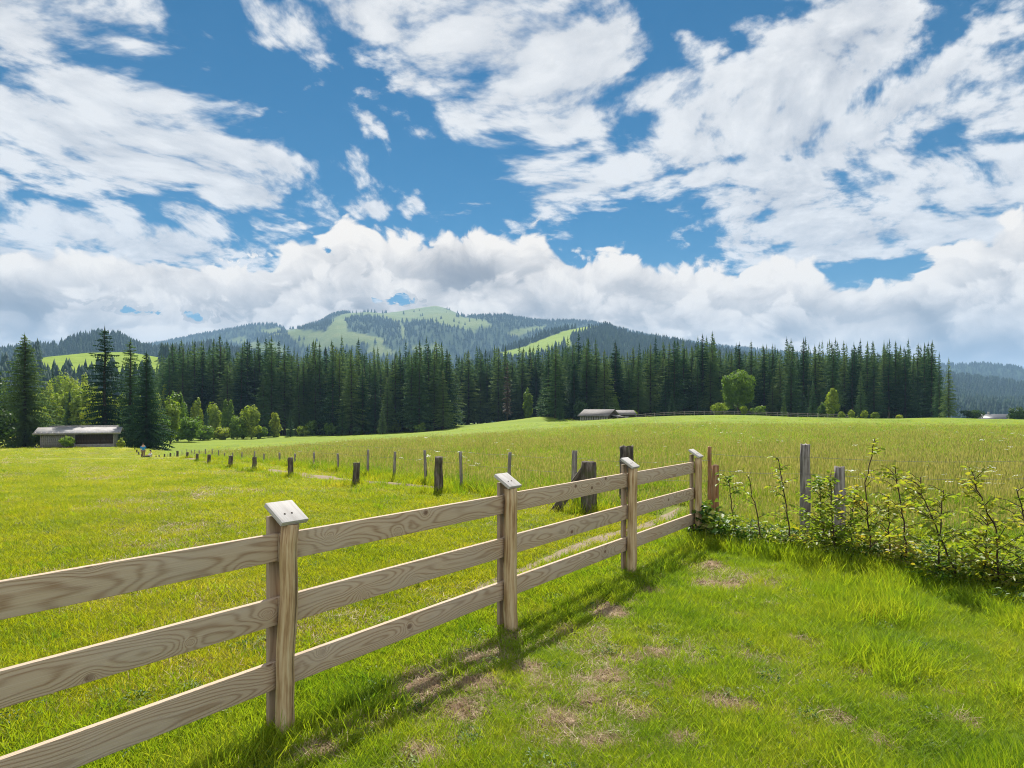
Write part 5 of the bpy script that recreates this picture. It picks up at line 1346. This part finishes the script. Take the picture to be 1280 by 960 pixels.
strawk = r.random(len(x)) < .45
idx = np.where(strawk, 0, 1)
put('soil_crumbs', x, y, r, np.where(strawk, r.uniform(.5, .9, len(x)), r.uniform(.012, .075, len(x)) ), np.where(strawk, r.uniform(.4, .9, len(x)), r.uniform(.012, .065, len(x))), idx, [LAWN[4], CL], .3, .012)
# mown field beyond the fence
x, y, r = wedge(125000, 1.7, 115.0, 1.0, 4, 1.18)
sf = side_of_fence(x, y); k = (sf < -.02) & (meadow_side(x, y) < .15) & ((dist_poly(x, y, TRACK_XY) > .15 * r.uniform(.5, 1.3, len(x)))) & (dist_poly(x, y, TRACK2) > .36)
x, y, sf = x[k], y[k], sf[k]
ns = vnoise(x, y, .8, 51) * .6 + vnoise(x, y, 2.6, 52) * .4; strip = np.exp(-((sf + .45 + .35 * (ns - .5)) / .38) ** 2)
lowp = np.array([at(p, d) for p, _, d, _ in LOW[:8]]); edge = np.clip(1 - dist_poly(x, y, lowp) / .35, 0, 1)
wheel = np.minimum.reduce([dist_poly(x, y, np.array([at(a, 96), at(b, c)])) for a, b, c in ((70, -70, 15), (76, -20, 15), (104, 88, 19), (110, 128, 19), (60, -260, 18))])
u = r.random(len(x)); dryp = np.clip(.75 - wheel / .55, 0, .16) * (y > 9) + vnoise(x, y, .42, 53) * .6 + vnoise(x, y, 1.9, 54) * .4
idx = np.where(u < strip * .7 + edge * .5 + .05 * (ns > .6), 2, np.where(u > 1 - np.clip((dryp - .52) * 1.7, 0, .6), 3, r.integers(0, 2, len(x))))
put('field_grass', x, y, r, (.9 + .075 * y) * r.uniform(.8, 1.2, len(x)), (.68 + .42 * ns) * r.uniform(.75, 1.2, len(x)) * (1 + y * .012), idx, MOWN)
# unmown meadow with ripe heads
x, y, r = wedge(95000, 7.0, 130.0, 1.0, 5, 1.12)
md = meadow_side(x, y); k = (md > .05) & (dist_poly(x, y, TRACK_XY) > .30) & (side_of_fence(x, y) < 40) & (np.sqrt(.25 * x * x + y * y) + (vnoise(x, y, .06, 63) - .5) * 30 < 80 + 60 * (r.random(len(x)) < .12)) & (dist_poly(x, y, TRACK2) > .3)
x, y, md = x[k], y[k], md[k]
ns = vnoise(x, y, .25, 61) * .6 + vnoise(x, y, .9, 62) * .4
u = r.random(len(x)); idx = np.where(u < np.clip(.15 + (ns - .4) * 1.6, .05, .7), 2, np.where(u < .8, r.integers(0, 2, len(x)), 3))
hh = np.where(np.sqrt(.25 * x * x + y * y) > 78, .5, 1.0) * (.75 + .5 * ns) * np.where((y < 14) & (md < 2.5), .62, 1.0)
put('meadow_grass', x, y, r, (.85 + .055 * y) * r.uniform(.8, 1.25, len(x)), hh * r.uniform(.75, 1.2, len(x)), idx, MEAD)
# rank grass at the feet of stakes and posts
pts = []; r = np.random.default_rng(77)
for (p, d) in [(p, d) for p, _, d in STAKES[:16]] + [(736, 11.5), (783, 12.4), (887, 10.0), (1006, 9.3)] + [(p, d) for p, _, d, _ in LOW[:8]]:
    xx, yy = at(p, d)
    for k_ in range(26): a = r.uniform(0, 6.28); q = abs(r.normal(0, .22)) + .05; pts.append((xx + q * 1.6 * math.cos(a), yy + q * math.sin(a)))
for a, b in zip(BOUND[4:22], BOUND[5:23]):
    L = np.hypot(*(b - a))
    for k_ in range(int(L * 16)): t = r.random(); p = a + (b - a) * t + r.normal(0, .16, 2); pts.append(tuple(p))
for s_ in POST_S[1:]:
    for k_ in range(30): p = P1 + FD * (s_ + r.normal(0, .11)) + FN * r.normal(0, .11); pts.append(tuple(p))
pts = np.array(pts); put('rank_grass', pts[:, 0], pts[:, 1], r, r.uniform(.8, 1.3, len(pts)) * (1 + pts[:, 1] * .02), r.uniform(.55, 1.05, len(pts)) * np.where(pts[:, 1] < 9, .38, 1.35), r.integers(0, 2, len(pts)), [LAWN[3], MEAD[3]])

# ------------------------------------------------------------------ leafy undergrowth below the saplings and at the last fence post
def clump(name, seed, n, h, rad, L, mat):
    r = np.random.default_rng(seed); V, Q = [], []
    for k in range(n):
        a = r.uniform(0, 6.283); q = rad * math.sqrt(r.random()); hz_ = h * r.uniform(.1, 1.0) * (1 - .35 * q / rad); ld = np.array([math.cos(a + r.normal(0, .9)), math.sin(a + r.normal(0, .9)), r.uniform(-.3, .6)])
        leaf_quads(r, np.array([q * math.cos(a), q * math.sin(a), hz_]), ld, L * r.uniform(.6, 1.3), L * .58 * r.uniform(.6, 1.2), V, Q)
    return source(name, mesh_np(name, np.array(V), [np.array(Q)], MATS[mat]))
UND = [clump('weed_clump', 1, 90, .34, .20, .060, 'leaf_under'), clump('weed_clump', 2, 70, .24, .22, .055, 'leaf_under'), clump('weed_clump', 3, 60, .46, .16, .065, 'leaf_sapling'), LAWN[3]]
r = np.random.default_rng(88); pts = []
HL = np.array([at(898, 8.75), at(1000, 7.85), at(1130, 7.05), at(1290, 6.0), at(1560, 4.6)])
for k_ in range(450):
    t = r.uniform(0, 4); i = int(t); f = t - i; p = HL[i] * (1 - f) + HL[i + 1] * f; dv = HL[i + 1] - HL[i]; nn = np.array([-dv[1], dv[0]]) / np.hypot(*dv); o_ = r.normal(.26, .22); pts.append((*(p + nn * o_), o_))
pts = np.array(pts); idx = r.choice([0, 1, 2, 3], len(pts), p=[.36, .30, .12, .22])
put('undergrowth', pts[:, 0], pts[:, 1], r, r.uniform(.7, 1.25, len(pts)), r.uniform(.55, 1.15, len(pts)) * np.where(pts[:, 2] > .6, .7, 1.0), idx, UND)
# broad-leaved weeds in the turf
x, y, r = wedge(900, 2.4, 11, .95, 19, 1.3); k = (meadow_side(x, y) < 0) & (soil(x, y) < .5) & ((vnoise(x, y, .9, 81) > .5) | (np.abs(side_of_fence(x, y)) < .35)); x, y = x[k], y[k]
put('lawn_weeds', x, y, r, r.uniform(.16, .42, len(x)), r.uniform(.16, .34, len(x)), r.integers(0, 2, len(x)), UND[:2])
# dark dock and grass choking the last capped post
pc = P1 + FD * 6.41 + FN * .10
DOCK = [clump('dock_clump', 5, 45, .50, .12, .12, 'leaf_under'), LAWN[3]]
pts = np.array([pc + np.array([r.normal(.05, .14), r.normal(-.02, .14)]) for k_ in range(15)]); put('dock_plants', pts[:, 0], pts[:, 1], r, r.uniform(.7, 1.0, 15), r.uniform(.7, 1.25, 15) * 1.1, r.choice([0, 1], 15, p=[.6, .4]), DOCK)
# white umbels scattered through the meadow
bm_v, bm_q, st_q = [], [], []
rr = np.random.default_rng(5)
for k_ in range(9):
    a = rr.uniform(0, 6.28); q = .055 * math.sqrt(rr.random()); c = np.array([q * math.cos(a), q * math.sin(a), .50 + rr.uniform(-.012, .012)])
    b = len(bm_v); s_ = .017
    bm_v += [c + [s_, 0, 0], c + [0, s_, .004], c + [-s_, 0, 0], c + [0, -s_, .004]]; bm_q.append([b, b + 1, b + 2, b + 3])
UMB = source('umbel', mesh_np('umbel', np.array(bm_v), [np.array(bm_q)], MATS['flower_white']))
x, y, r = wedge(900, 11, 70, .95, 9, 1.2); cl = vnoise(x, y, .22, 71); k = (meadow_side(x, y) > .6) & ((cl > .62) | (r.random(len(x)) < .10)); x, y = x[k], y[k]
put('meadow_flowers', x, y, r, r.uniform(.7, 1.3, len(x)) * (1 + y * .012), r.uniform(.7, 1.1, len(x)), np.zeros(len(x), int), [UMB])
